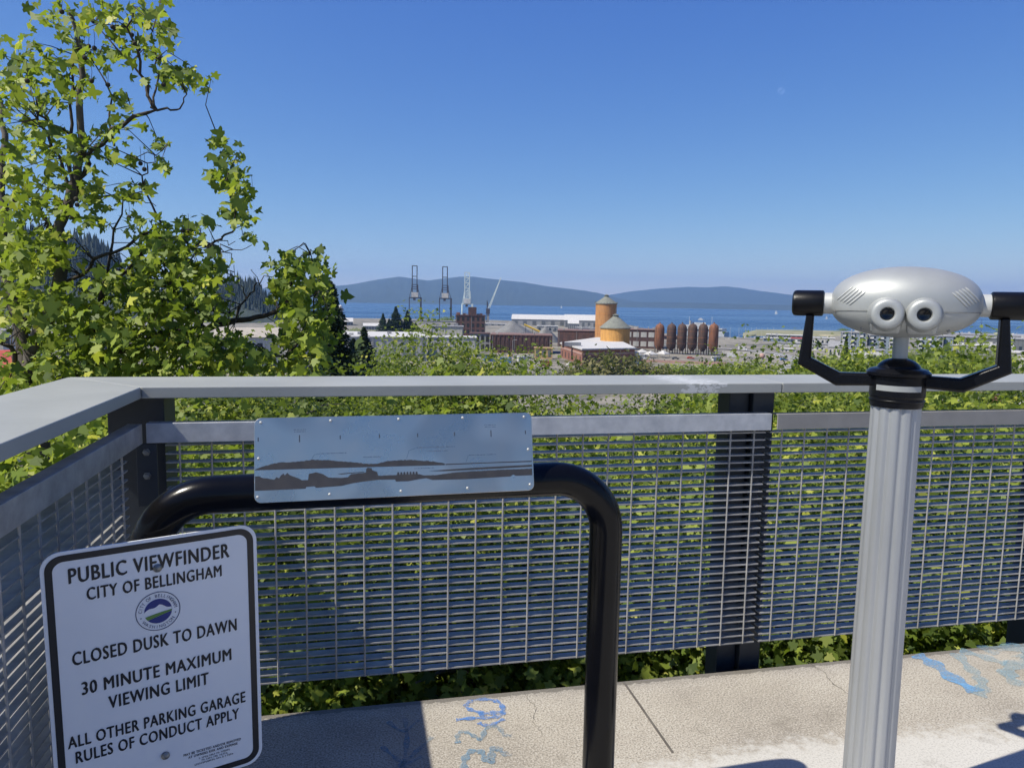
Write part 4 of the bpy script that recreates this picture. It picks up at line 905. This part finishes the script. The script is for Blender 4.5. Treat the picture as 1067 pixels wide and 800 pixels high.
for a in ((766, 476, .1, 'white_wall', True, 'white box van parked right of the rusty tanks'), (749, 440, .8, 'white_wall', True, 'white van nearest the rail, below the rightmost rusty tank'), (676, 430, .1, 'white_wall', False, 'white car below the leftmost rusty tank'), (706, 445, .3, 'slate_door', False, 'dark car below the second rusty tank'), (722, 452, .1, 'red', False, 'red car below the dark rusty tanks'),
          (784, 470, .2, 'grey_wall', False, 'grey car right of the white box van'), (812, 505, -.2, 'white_wall', False, 'white car on the road bend left of the viewer'), (820, 470, .4, 'blue', False, 'blue car on the road bend left of the viewer'), (776, 560, 0, 'white_wall', True, 'white van at the far side of the lot beyond the box van'), (905, 480, .1, 'white_wall', False, 'white car parked under the flats behind the viewer'), (920, 470, .1, 'slate_door', False, 'dark car parked under the flats behind the viewer'), (534, 430, .5, 'yellow', False, 'yellow car on the worksite before the warehouse'), (596, 378, .9, 'white_wall', False, 'white car beside the low brick building')): vehicle(*a)
# white event tents by the tanks
for i, (x, d, lab) in enumerate(((671, 462, 'white peaked tent at the foot of the short round tower'), (680, 446, 'white peaked tent left of the orange rusty tank'), (693, 455, 'white peaked tent in front of the orange rusty tank'), (664, 436, 'white peaked tent beside the low brick building'))):
    e = empty('market_tent', ground(x, d, G), .3*i, lab, 'tent', 'white tents by the tanks'); r = 3.0
    MB().add([(-r, -r, 2.6), (r, -r, 2.6), (r, r, 2.6), (-r, r, 2.6), (0, 0, 4.6), (-r, -r, 2.2), (r, -r, 2.2), (r, r, 2.2), (-r, r, 2.2)], [(0, 1, 4), (1, 2, 4), (2, 3, 4), (3, 0, 4), (5, 6, 1, 0), (6, 7, 2, 1), (7, 8, 3, 2), (8, 5, 0, 3)]).build('canopy', M['roof_white'], e)
    for sx_ in (-1, 1):
        for sy_ in (-1, 1): MB().bar((sx_*r*.95, sy_*r*.95, -1), (sx_*r*.95, sy_*r*.95, 2.4), .07).build('leg', M['grey_wall'], e)
p = ground(797, 470, G); e = empty('round_ball', p, 0, 'pale pink round ball standing on the lot left of the viewer', 'ball'); MB().sphere((0, 0, 2.2), 1.7, 24, 14).build('shell', M['pink'], e, smooth=60); MB().lathe([(.9, -1), (.8, .7)], 16).build('stand', M['grey_wall'], e)
# low retaining wall and the road bend
def road(pts, w, label=None):
    P = [Vector(p) for p in pts]; vs = []
    for i, q in enumerate(P):
        t_ = (P[min(i+1, len(P)-1)]-P[max(i-1, 0)]).normalized(); s = Vector((-t_.y, t_.x, 0))*w/2; vs += [q+s, q-s]
    tag(MB().add(vs, [(2*i, 2*i+1, 2*i+3, 2*i+2) for i in range(len(P)-1)]).build('road', M['asphalt']), kind='structure')
def arc(pxs): return [ground(x, d, G+.4) for x, d in pxs]
road(arc([(760, 330), (800, 360), (826, 400), (836, 440), (832, 490), (815, 530), (780, 560), (735, 580), (690, 590)]), 9)
for x0, x1, d, y, lab in ((668, 760, 415, 372, 'low reddish wall in front of the rusty tanks'), (755, 800, 520, 364, 'low pale wall across the lot beyond the box van')):
    p0, w, a = frame_at(x0, x1, d); tag(MB().box(0, w, 0, .5, -2, 1.5).build('low_wall', M['pink' if d < 500 else 'pale_wall']), lab, 'wall'); o = bpy.data.objects[-1] if 0 else C.objects[-1]; o.location = p0; o.rotation_euler = (0, 0, a)
for i, (x, d, h) in enumerate(((772, 560, 11), (700, 520, 10), (840, 520, 12), (535, 440, 9), (560, 470, 9), (610, 700, 12), (405, 900, 14), (392, 860, 13))):
    lab = ('lamp post beyond the white box van', 'lamp post between the rusty tanks', 'lamp post on the road bend left of the viewer arm', 'lamp post on the worksite near the yellow car', 'lamp post behind the timber frame', 'lamp post behind the round towers', 'lamp post left of the gantry cranes', 'lamp post near the pale waterfront shed')[i]
    e = empty('lamp_post', ground(x, d, G), -bearing(x), lab, 'lamp post', 'lamp posts'); MB().tube([(0, 0, 0), (0, 0, h), (.5, 0, h+.5), (1.8, 0, h+.6)], .12, 6).build('pole', M['grey_wall'], e); MB().box(1.5, 2.5, -.2, .2, h+.45, h+.65).build('lamp_head', M['pale_wall'], e)

# ------------------------------------------------------------ moon, pale in the day sky
mp = at(814, 95, 1)-Vector((0, 0, EYE)); mp = mp.normalized()*90000
mo = MB().sphere((0, 0, 0), 390, 28, 16).build('moon', None, smooth=80, loc=mp+Vector((0, 0, EYE)))
t = NT('day_moon'); ge = t.n('ShaderNodeNewGeometry'); dt = t.n('ShaderNodeVectorMath', _operation='DOT_PRODUCT'); t.l(ge.outputs['Normal'], dt.inputs[0]); dt.inputs[1].default_value = (Vector((-.75, .1, .65))).normalized()
lit = t.math('MULTIPLY', t.math('MULTIPLY', dt.outputs['Value'], 1.6, True), t.noise(.006, 3, .6))
em_ = t.n('ShaderNodeEmission', Color=(.7, .85, 1, 1)); t.l(t.math('MULTIPLY', lit, .11), em_.inputs['Strength']); tp = t.n('ShaderNodeBsdfTransparent'); ad = t.n('ShaderNodeAddShader')
t.l(em_.outputs[0], ad.inputs[0]); t.l(tp.outputs[0], ad.inputs[1]); t.l(ad.outputs[0], t.out.inputs[0]); mo.data.materials.append(t.m); tag(mo, 'faint pale half moon high in the clear blue sky', 'moon')

# ------------------------------------------------------------ trees
def pts_in(n): v = RNG.normal(size=(n, 3)); return v/np.linalg.norm(v, axis=1, keepdims=True)*RNG.random((n, 1))**.4
# the plane tree on the left: limbs first, then leaf sprays round the twigs
pt = empty('plane_tree', ground(34, 5.6, -9), 0, 'leafy plane tree with dark hanging seed balls rising left of the railing corner', 'tree')
base = pt.location.copy()
def limb(mb, pts, r0, r1, d0, d1, wob=.05, n=7):
    P = []
    for i in range(len(pts)-1):
        for k in range(4):
            f = k/4; g = (i+f)/(len(pts)-1); P.append((pts[i][0]+(pts[i+1][0]-pts[i][0])*f, pts[i][1]+(pts[i+1][1]-pts[i][1])*f, d0+(d1-d0)*g))
    P.append((*pts[-1], d1)); L = [at(x, y, d)+Vector([random.uniform(-1, 1)*wob*.35 for _ in range(3)])-base for x, y, d in P]
    mb.tube(L, [r0+(r1-r0)*i/(len(L)-1) for i in range(len(L))], n); return L
tb = MB()
lower = [Vector((0, 0, -.5)), Vector((.05, .05, 3)), at(36, 560, 5.6)-base, at(38, 430, 5.6)-base, at(30, 398, 5.6)-base]
tb.tube(lower, [.17, .14, .10, .075, .06], 12)
limb(tb, [(30, 398), (35, 368), (50, 330), (62, 290), (63, 240), (74, 195), (88, 150), (85, 80), (76, 12)], .055, .012, 5.6, 5.3)
limb(tb, [(30, 398), (22, 350), (10, 290), (2, 200), (4, 150), (-2, 100)], .05, .014, 5.6, 6.1)
tr = tb.build('trunk', M['bark'], pt, smooth=60)
lb = MB(); tips = []
LIMBS = [([(62, 228), (80, 195), (92, 165), (115, 135), (160, 112), (146, 75), (134, 30), (138, 8)], .02, .004, 5.5, 5.0), ([(160, 112), (150, 80), (120, 50), (98, 25)], .009, .003, 5.15, 5.3), ([(160, 112), (186, 117), (196, 98)], .008, .003, 5.15, 5.0), ([(160, 112), (163, 70), (158, 30)], .007, .003, 5.15, 5.2),
    ([(75, 195), (50, 140), (40, 118), (70, 136), (88, 156)], .010, .006, 5.4, 5.6), ([(120, 150), (112, 85), (88, 55)], .007, .003, 5.3, 5.5), ([(64, 250), (40, 210), (15, 190), (-10, 175)], .016, .005, 5.6, 5.9), ([(75, 190), (74, 110), (78, 60)], .012, .005, 5.35, 5.4),
    ([(165, 232), (150, 190), (155, 168), (166, 158)], .007, .002, 5.2, 5.0), ([(64, 300), (100, 270), (140, 250), (165, 232)], .014, .007, 5.6, 5.2), ([(165, 245), (200, 256), (225, 253), (240, 240), (246, 230), (238, 190), (232, 148)], .010, .003, 5.2, 4.9), ([(225, 253), (245, 254)], .004, .002, 5.0, 4.9), ([(212, 256), (240, 262), (262, 256)], .004, .002, 5.0, 4.85),
    ([(38, 430), (90, 380), (160, 352), (200, 343), (236, 339), (270, 329), (292, 322), (302, 305), (312, 280)], .035, .006, 5.6, 4.9), ([(240, 338), (256, 310), (270, 296), (280, 284)], .008, .002, 5.1, 4.9), ([(256, 310), (248, 290), (244, 278)], .004, .0015, 5.0, 5.0), ([(270, 296), (262, 280)], .003, .0015, 4.95, 4.9), ([(240, 325), (200, 318), (180, 300), (170, 270)], .010, .004, 5.1, 5.2),
    ([(90, 385), (100, 330), (108, 300), (150, 262), (172, 246)], .028, .007, 5.6, 5.2), ([(160, 352), (240, 370), (300, 372), (340, 366)], .014, .004, 5.3, 4.9), ([(300, 372), (325, 335), (332, 300), (326, 268)], .008, .003, 5.0, 4.8), ([(108, 300), (120, 240), (128, 205)], .010, .004, 5.5, 5.4), ([(30, 398), (10, 360), (-20, 340)], .02, .008, 5.6, 5.4), ([(120, 205), (140, 205), (165, 212)], .005, .002, 5.4, 5.2), ([(82, 205), (130, 200), (152, 202)], .006, .002, 5.4, 5.3)]
for a in LIMBS: tips += limb(lb, *a)[2:]
REG = [(50, 15, 20, 14), (75, 35, 20, 25), (110, 14, 30, 18), (150, 14, 22, 14), (135, 45, 22, 22), (168, 42, 14, 20), (25, 55, 25, 20), (50, 70, 25, 20), (8, 85, 25, 30), (85, 55, 12, 15), (120, 60, 16, 12), (177, 78, 24, 14), (205, 85, 16, 10), (55, 100, 22, 20), (18, 110, 30, 25), (85, 95, 18, 18), (125, 100, 13, 10), (110, 135, 18, 13), (132, 125, 12, 9), (30, 140, 35, 25), (60, 160, 35, 28), (18, 182, 25, 30), (92, 150, 18, 13), (60, 205, 40, 24), (18, 230, 35, 30), (95, 198, 20, 18), (115, 165, 10, 7), (165, 152, 8, 9), (171, 174, 7, 7), (135, 165, 9, 9), (125, 205, 16, 13), (145, 200, 14, 14), (135, 230, 10, 10), (100, 234, 16, 12), (167, 246, 36, 18),
    (228, 148, 13, 9), (236, 168, 15, 12), (242, 186, 20, 14), (251, 202, 13, 17), (222, 180, 11, 10), (246, 225, 17, 13), (260, 242, 7, 8), (214, 231, 11, 7), (200, 233, 7, 5), (206, 246, 12, 5),
    (20, 270, 32, 28), (52, 262, 22, 24), (25, 320, 40, 30), (70, 318, 32, 22), (112, 300, 24, 20), (58, 360, 24, 25), (95, 352, 40, 28), (150, 280, 24, 22), (178, 270, 32, 28), (205, 290, 28, 24), (150, 312, 34, 22), (190, 322, 34, 22), (222, 322, 20, 16), (140, 350, 40, 24), (190, 360, 40, 24), (232, 362, 30, 20), (100, 386, 60, 14), (180, 386, 60, 12), (260, 376, 30, 16), (220, 285, 18, 16), (294, 282, 15, 18), (311, 274, 18, 12), (326, 272, 9, 10), (310, 300, 26, 20), (331, 296, 11, 25), (316, 326, 28, 22), (328, 342, 14, 24), (312, 352, 28, 18), (332, 372, 14, 18), (302, 377, 28, 16), (90, 420, 60, 30), (20, 420, 40, 40)]
cen = []; 
for cx, cy, rx, ry in REG:
    n = int(rx*ry*3.14/(25 if cy < 262 else 16)*(.6 if cx < 150 and cy < 240 else 1))+4
    for k in range(n):
        u = RNG.normal(size=2)*.55; d = 5.25+(cx < 60)*.2+RNG.normal()*.38-(.25 if cx > 200 else 0)
        p = at(cx+u[0]*rx, cy+u[1]*ry, d); cen.append(p)
for cx, cy, rx, ry, d in ((70, 478, 50, 30, 3.9), (20, 505, 45, 30, 3.6), (105, 450, 25, 18, 4.2), (40, 540, 60, 30, 3.6), (-30, 480, 40, 50, 3.8)):
    for k in range(int(rx*ry*3.14/38)): u = RNG.normal(size=2)*.6; cen.append(at(cx+u[0]*rx, cy+u[1]*ry, d+RNG.normal()*.3))
cen = np.array(cen)-np.array(base)[None]
T_ = np.array([tuple(v) for v in tips])
for i in range(0, len(cen), 13):                    # a twig from the nearest limb to every ninth leaf
    j = np.argmin(((T_-cen[i])**2).sum(1)); a, b = Vector(T_[j]), Vector(cen[i])
    if (a-b).length < .5: m_ = a.lerp(b, .5)+Vector((random.uniform(-.05, .05), random.uniform(-.05, .05), random.uniform(0, .08))); lb.tube([a, m_, b], [.0045, .003, .0015], 4)
lb.build('branch', M['twig'], tr, smooth=60)
N = len(cen); nor = RNG.normal(size=(N, 3))*.75+np.array([-.25, -.35, .55])
leaves('crown', cen, RNG.uniform(.030, .072, N)*(1+.35*(RNG.random(N) < .1)), nor, np.clip(RNG.beta(2, 2.4, N)+.35*(RNG.random(N) < .12), 0, 1), M['leaf'], pt)
sb = MB().sphere((0, 0, 0), .0135, 10, 8).tube([(0, 0, .01), (.004, 0, .05), (0, .003, .10)], .0014, 4)
sp = [(97, 22), (117, 28), (120, 30), (137, 36), (140, 45), (144, 51), (80, 50), (86, 60), (92, 48), (98, 50), (95, 84), (160, 50), (166, 60), (146, 170), (150, 176), (190, 240), (220, 256), (196, 240), (47, 208), (79, 207), (80, 213), (75, 225), (134, 226), (140, 259), (15, 208), (88, 60), (262, 200), (241, 222), (64, 12), (28, 84), (112, 88), (170, 88)]
o0 = sb.build('seed_ball', M['seed'], pt, smooth=60)
for i, (x, y) in enumerate(sp):
    o = o0 if i == 0 else o0.copy()
    if i: C.objects.link(o); o.parent = pt
    o.location = at(x+.4, y+.5, 4.95+random.uniform(-.25, .2))-base

# street trees: three grown prototypes, then copies
def grow(name, seed, H, R, ncl, per, lsz, ltm, tmpl=LOBED, low=.30, name_p='street_tree'):
    global RNG
    RNG = np.random.default_rng(seed); rr = random.Random(seed)
    e = empty(name_p, (0, 0, 0)); tb = MB(); ct = H-R*1.02
    tb.tube([(0, 0, -.6), (.06, .03, H*.25), (-.05, .06, H*.45), (0, 0, H*.7)], [.19, .15, .12, .05], 10); tips = []
    for k in range(9):
        a = 2.4*k+rr.uniform(-.3, .3); z0 = H*(.33+.045*k); el = rr.uniform(.35, .9); L = R*rr.uniform(.75, 1.0); p = Vector((0, 0, z0)); P = [p.copy()]
        for q in range(5): p = p+Vector((cos(a)*cos(el), sin(a)*cos(el), sin(el)))*L/5; a += rr.uniform(-.25, .25); el += rr.uniform(-.15, .2); P.append(p.copy())
        tb.tube(P, [.075*(1-q/6.5) for q in range(6)], 7); tips += P[2:]
        for q in (2, 3, 4, 5):
            b = a+rr.uniform(-1.3, 1.3); f = P[q]+Vector((cos(b)*.8, sin(b)*.8, rr.uniform(.1, .8)))*R*.33; tb.tube([P[q], P[q].lerp(f, .5)+Vector((0, 0, .08)), f], [.03, .02, .008], 5); tips += [f, P[q].lerp(f, .5)]
    tk = tb.build('trunk', M['bark'], e, smooth=60)
    tips = np.array([tuple(t) for t in tips]); cl = []
    while len(cl) < ncl:
        v = RNG.normal(size=3); v /= np.linalg.norm(v); q = RNG.random()**.38; c = np.array([v[0]*R*q, v[1]*R*q, ct+v[2]*R*1.0*q])
        lump = 1+.16*sin(3*math.atan2(v[1], v[0])+seed)+.12*sin(5*v[2]+seed*2)
        c = np.array([0, 0, ct])+(c-np.array([0, 0, ct]))*lump
        if c[2] > H*low: cl.append(c)
    cl = np.array(cl); m = len(cl)*per
    cen = np.repeat(cl, per, 0)+RNG.normal(size=(m, 3))*np.array([.30, .30, .20])*(R/2.6)
    out = cen-np.array([0, 0, ct]); out /= np.linalg.norm(out, axis=1, keepdims=True)
    nor = RNG.normal(size=(m, 3))*.7+out*.5+np.array([0, 0, .5])
    tint = np.clip(np.repeat(RNG.normal(.42, .23, len(cl)), per)+RNG.normal(0, .17, m)+.3*(RNG.random(m) < .05), 0, 1)
    leaves('crown', cen, RNG.uniform(lsz*.65, lsz*1.3, m), nor, tint, M[ltm], e, tmpl); return e
pA = grow('a', 21, 10, 2.8, 470, 52, .078, 'leaf2'); pB = grow('b', 22, 10, 2.7, 450, 52, .070, 'leaf4'); pC = grow('c', 23, 10, 2.9, 470, 50, .086, 'leaf3')
protos = [pA, pB, pC]; used = set()
def put(px, d, ztop, label, k, s=1.0, zb=None):
    zb = zb if zb is not None else (-9 if d < 45 else None)
    p = ground(px, d, 0); H = 10*s; e = protos[k % 3]; loc = (p.x, p.y, ztop-H*1.0)
    sc_ = (s, s, s)
    if k % 3 not in used: used.add(k % 3); e.location = loc; e.rotation_euler = (0, 0, k*1.3); e.scale = sc_; o = e
    else: o = copy_thing(e, loc, k*1.3, sc_)
    o['label'] = label; o['category'] = 'tree'; o['group'] = 'street trees below the railing'; return o
row = [(-120, 6.6, .1), (30, 8.6, .1), (190, 7.6, .12), (330, 7.0, -.05), (465, 7.4, .05), (610, 7.6, -.08), (745, 7.9, .12), (880, 8.2, .2), (1010, 8.6, .05), (1150, 9.2, .15), (1300, 10, .1),
       (120, 11.5, -.1), (275, 11.4, -.2), (400, 11.8, -.05), (540, 11.6, -.22), (680, 12, -.12), (815, 12.2, .1), (950, 12.6, .25), (1090, 13, .1)]
ordn = ['outermost left', 'second from the left', 'third from the left', 'fourth from the left', 'fifth from the left', 'middle one', 'fifth from the right', 'fourth from the right', 'third from the right', 'second from the right', 'outermost right']
for i, (x, d, z) in enumerate(row):
    lab = f'green street tree in the near row under the railing, {ordn[i]}' if i < 11 else 'green street tree in the second row behind, ' + ('leftmost', 'second from the left', 'third from the left', 'left of the middle post', 'behind the middle post', 'behind the viewer pole', 'right of the viewer pole', 'rightmost')[i-11]
    put(x, d, z+(-.18, .12, .22, -.05, .28)[i % 5], lab, i if i % 4 else i+1, (1, .94, 1.08, .9, 1.03)[i % 5])
put(452, 23, .72, 'pale green leafy tree rising above the handrail in front of the white building', 20, 1.05)
put(505, 25, -.15, 'leafy tree just above the handrail left of the low brick building', 21)
put(735, 20, .05, 'leafy tree tips just above the handrail below the rusty tanks', 22); put(800, 19, .28, 'leafy tree just above the handrail left of the viewer arm', 23, 1)
put(872, 16, .62, 'leafy tree seen through the left side of the viewer yoke', 25, 1.0); put(985, 17, .72, 'leafy tree seen through the right side of the viewer yoke', 26, 1.05); put(925, 22, .35, 'leafy tree behind the viewer neck', 24); put(1062, 18, .62, 'leafy tree right of the viewer arm at the picture edge', 27); put(1180, 16, .5, 'leafy tree beyond the right picture edge', 28)
put(235, 15, .3, 'leafy street tree behind the plane tree branches', 29); put(130, 17, .45, 'leafy street tree behind the plane tree trunk', 30); put(320, 16, .35, 'leafy street tree right behind the plane tree end branch', 31)

# conifers: drooping sprays round a straight stem
def conifer(seed, H, R, n, narrow=1.0, name='conifer'):
    rg = np.random.default_rng(seed); e = empty(name, (0, 0, 0))
    MB().tube([(0, 0, -1), (0, 0, H*.5), (0, 0, H*.98)], [H*.022, H*.013, .02], 8).build('trunk', M['bark'], e)
    f = rg.random(n)**.75; a = rg.random(n)*2*pi; q = 1-f
    env = R*(1-f)**narrow*(1+.22*np.sin(a*3+seed+f*9)+.15*np.sin(f*34)); r = env*(.35+.65*rg.random(n)**.5)
    cen = np.stack([r*np.cos(a), r*np.sin(a), H*(.06+.93*f)-r*.25], 1)
    nor = np.stack([np.cos(a)*.5, np.sin(a)*.5, np.ones(n)], 1)+rg.normal(size=(n, 3))*.35
    up_ = np.stack([-np.sin(a), np.cos(a), np.zeros(n)], 1)
    leaves('crown', cen, (R*.30)*(.4+.7*q)*rg.uniform(.6, 1.2, n), nor, np.clip(rg.normal(.45, .22, n), 0, 1), M['needle'], e, NEEDLE, .3); return e
cA = conifer(3, 20, 4.4, 2600); cB = conifer(9, 20, 3.4, 5200, .55, 'cypress'); first = [True, True]
def putc(px, d, ytop, label, zb, k=0, wide=1.0):
    p = ground(px, d, zb); H = at(px, ytop, d).z-zb; s = H/20; e = (cA, cB)[k]
    if first[k]: first[k] = False; e.location = p; e.scale = (s*wide, s*wide, s); o = e
    else: o = copy_thing(e, p, random.random()*6, (s*wide, s*wide, s))
    tag(o, label, 'conifer', 'dark conifers'); return o
for a in ((412.5, 520, 319, 'tallest dark fir, middle of the three beyond the white roof', G, 0, 1.9), (399, 515, 326, 'dark fir on the left of three beyond the white roof', G, 0, 1.7), (424.5, 525, 323, 'dark fir on the right of three beyond the white roof', G, 0, 1.8), (405.5, 500, 332, 'low dark fir in front between the left and middle firs', G, 0, 2.2), (433, 510, 336, 'small dark fir at the right foot of the three firs', G, 0, 2.4),
          (379, 150, 340, 'broad dark conifer before the left end of the white building', -24, 0, 1.7), (368, 165, 352, 'small dark conifer between the cypress and the broad conifer', -25, 0, 2.0), (823, 1230, 342, 'dark round tree on the breakwater', G, 0, 2.4), (838, 480, 366, 'small dark conifer on the lot left of the viewer arm', G, 0, 1.4), (850, 500, 365, 'small dark conifer behind the left viewer arm', G, 0, 1.4), (803, 690, 358, 'small dark conifer beside the white quay shed', G, 0, 1.5), (884, 260, 350, 'dark conifer below the flats inside the left yoke arm', -30, 0, .9)): putc(*a)
putc(344, 60, 291, 'tall narrow dark cypress left of the bay view', -9.6, 1, 1.15); putc(350, 64, 338, 'dark cypress bush at the right foot of the tall cypress', -9.6, 1, 1.1)
# olive scrub before the low brick building, and bushes over the lots
def bush(seed, n, m, tmpl=PLAIN):
    rg = np.random.default_rng(seed); e = empty('shrub', (0, 0, 0)); MB().tube([(0, 0, -.3), (.05, 0, .5), (0, .05, 1.2)], [.09, .06, .02], 6).build('stem', M['twig'], e)
    v = rg.normal(size=(n, 3)); v /= np.linalg.norm(v, axis=1, keepdims=True); v[:, 2] = np.abs(v[:, 2]); q = rg.random(n)**.4*(1+.2*np.sin(4*np.arctan2(v[:, 1], v[:, 0])+seed))
    cen = v*q[:, None]*np.array([2.0, 2.0, 1.9])+np.array([0, 0, .1]); leaves('foliage', cen, rg.uniform(.10, .30, n), v*.6+rg.normal(size=(n, 3))*.6+np.array([0, 0, .4]), np.clip(rg.normal(.5, .25, n), 0, 1), M[m], e, tmpl); return e
b1 = bush(4, 1300, 'scrub'); b2 = bush(6, 1300, 'leaf2'); fb = [True, True]
def putb(px, y, d, label, k, wide=1.0, zb=G, group='shrubs on the waterfront lots'):
    p = ground(px, d, zb); s = (at(px, y, d).z-zb)/2.0; e = (b1, b2)[k]
    if fb[k]: fb[k] = False; e.location = p; e.scale = (s*wide, s*wide, s); o = e
    else: o = copy_thing(e, p, random.random()*6, (s*wide, s*wide, s))
    tag(o, label, 'shrub', group)
for a in ((612, 374, 285, 'olive scrub at the left corner of the low brick building', 0, 1.4), (632, 365, 280, 'highest olive scrub in front of the low brick building', 0, 1.5), (652, 369, 285, 'olive scrub at the right end of the low brick building', 0, 1.3), (672, 373, 290, 'olive scrub right of the low brick building', 0, 1.4), (600, 382, 270, 'low olive scrub at the left below the low brick building', 0, 1.4), (688, 379, 285, 'low olive scrub below the orange rusty tank', 0, 1.7)): putb(*a[:5], a[5]*.72, zb=G)
lots = [(716, 378, 330), (742, 380, 320), (766, 379, 335), (790, 376, 350), (755, 361, 610), (779, 359, 640), (700, 382, 320), (540, 385, 330), (520, 386, 320), (560, 362, 560), (578, 352, 700), (604, 347, 690), (466, 330, 1180), (370, 342, 700), (388, 344, 650), (545, 352, 560), (870, 372, 440), (892, 374, 430), (942, 372, 430), (955, 368, 470), (845, 378, 380), (1010, 372, 400), (860, 356, 760), (880, 342, 1150), (905, 341, 1180), (960, 344, 1150), (1030, 346, 1150), (1055, 347, 1150), (730, 372, 480), (690, 366, 520)]
for i, (x, y, d) in enumerate(lots): putb(x, y, d, 'small green shrub growing on the waterfront lots', 1, random.uniform(1.2, 2.4))

# trees among the buildings
tl = [(700, 300, 385, 'leafy tree below the second rusty tank'), (724, 290, 382, 'leafy tree below the dark rusty tanks'), (748, 300, 384, 'leafy tree below the rightmost rusty tank'), (772, 310, 382, 'leafy tree below the white box van'), (836, 330, 374, 'leafy tree beside the road bend left of the viewer'), (862, 340, 370, 'leafy tree inside the left arm of the viewer yoke'), (897, 350, 370, 'leafy tree before the flats left of the viewer dome'), (915, 360, 368, 'leafy tree before the flats above the viewer dome'),
      (955, 330, 366, 'leafy tree before the flats right of the viewer dome'), (975, 340, 364, 'leafy tree right of the flats with white balconies'), (1002, 350, 364, 'leafy tree before the grey mill with white roof edge'), (1022, 330, 368, 'leafy tree beside the thin radio mast'), (1050, 320, 366, 'leafy tree right of the viewer yoke before the long mill'), (468, 860, 336, 'leafy tree on the quay below the pale green crane'), (452, 880, 336, 'leafy tree on the quay below the second dark crane'), (548, 330, 384, 'leafy tree on the worksite below the white container'), (528, 320, 386, 'leafy tree on the worksite below the blue containers')]
for i, (x, d, y, lab) in enumerate(tl):
    zt = at(x, y, d).z; s_ = max(.35, (zt-G)/10); o = copy_thing(protos[i % 3], ground(x, d, G-.3), i*1.1, (s_*1.1, s_*1.1, s_), lab); o['category'] = 'tree'; o['group'] = 'trees among the waterfront buildings'

# small sheds and workshops that fill the lots round the tanks
for a in ((757, 771, 362.5, 620, 10, 'white_wall', 'roof_white', 'small white workshop right of the rusty tanks'), (774, 788, 358.5, 690, 12, 'pale_wall', 'roof_grey', 'small pale workshop with a grey roof at the far side of the lot'), (692, 716, 350.5, 700, 14, 'brick_old', 'roof_brown', 'low brick shed just visible behind the rusty tanks'), (752, 768, 354.5, 745, 12, 'grey_wall', 'roof_white', 'grey shed with a pale roof by the ferry quay'), (600, 622, 342, 760, 16, 'pale_wall', 'roof_grey', 'grey roofed shed between the white sheds and the red brick hall'), (560, 582, 340, 820, 16, 'grey_wall', 'roof_white', 'pale roofed shed behind the yellow conveyor'),
          (504, 530, 337.5, 1000, 20, 'pale_wall', 'roof_white', 'pale quay shed right of the brick ruin'), (396, 424, 337.5, 980, 20, 'grey_wall', 'roof_grey', 'grey quay shed left of the leftmost gantry crane'), (842, 862, 361.5, 600, 10, 'white_wall', 'roof_grey', 'white cottage below the red roofed shed'), (816, 832, 364, 560, 9, 'pale_wall', 'roof_white', 'tiny pale shed beside the road bend'), (644, 668, 368, 400, 9, 'pale_wall', 'roof_white', 'low white roofed annex at the right of the brick building'), (536, 556, 372, 415, 7, 'white_wall', 'roof_grey', 'site hut with white walls beside the timber frame')):
    block('workshop', a[7], 'building', a[0], a[1], a[2], a[3], a[4], a[5], a[6], (4, 1, .4, .4))

for a in ((842, 872, 352.5, 690, 14, 'pale_wall', 'roof_white', 'pale roofed quay hall just behind the left viewer arm'), (944, 972, 349.5, 900, 18, 'grey_wall', 'roof_white', 'grey shed by the water just right of the viewer head'), (1000, 1034, 348, 980, 18, 'white_wall', 'roof_grey', 'white shed by the water above the long mills'), (1040, 1075, 349, 960, 18, 'brick_old', 'roof_white', 'brick shed by the water at the right picture edge'), (886, 925, 365, 470, 12, 'white_wall', 'roof_grey', 'low white building at the foot of the flats behind the viewer'), (1046, 1080, 368, 380, 14, 'pale_wall', 'roof_white', 'pale roofed workshop right of the viewer arm above the rail')):
    block('workshop', a[7], 'building', a[0], a[1], a[2], a[3], a[4], a[5], a[6], (6, 1, .4, .4))
first_b = None
for i, (x, d) in enumerate(((771, 850), (778, 860), (784, 845), (789, 865), (795, 850), (801, 870), (807, 880), (762, 840))):
    p = ground(x, d, WZ); lab = 'small white yacht with bare mast moored in the marina'
    if first_b is None:
        first_b = empty('moored_yacht', p, .4, lab, 'yacht', 'yachts moored in the marina')
        MB().prism([(-5, -1.4), (3, -1.6), (6, 0), (3, 1.6), (-5, 1.4)], -.3, 1.3).build('hull', M['white_wall'], first_b); MB().box(-2, 2, -.9, .9, 1.31, 2.1).build('cabin', M['white_wall'], first_b); MB().bar((.5, 0, 1.3), (.5, 0, 13), .12).build('mast', M['pale_wall'], first_b)
    else: copy_thing(first_b, p, .4+.2*(i % 3))
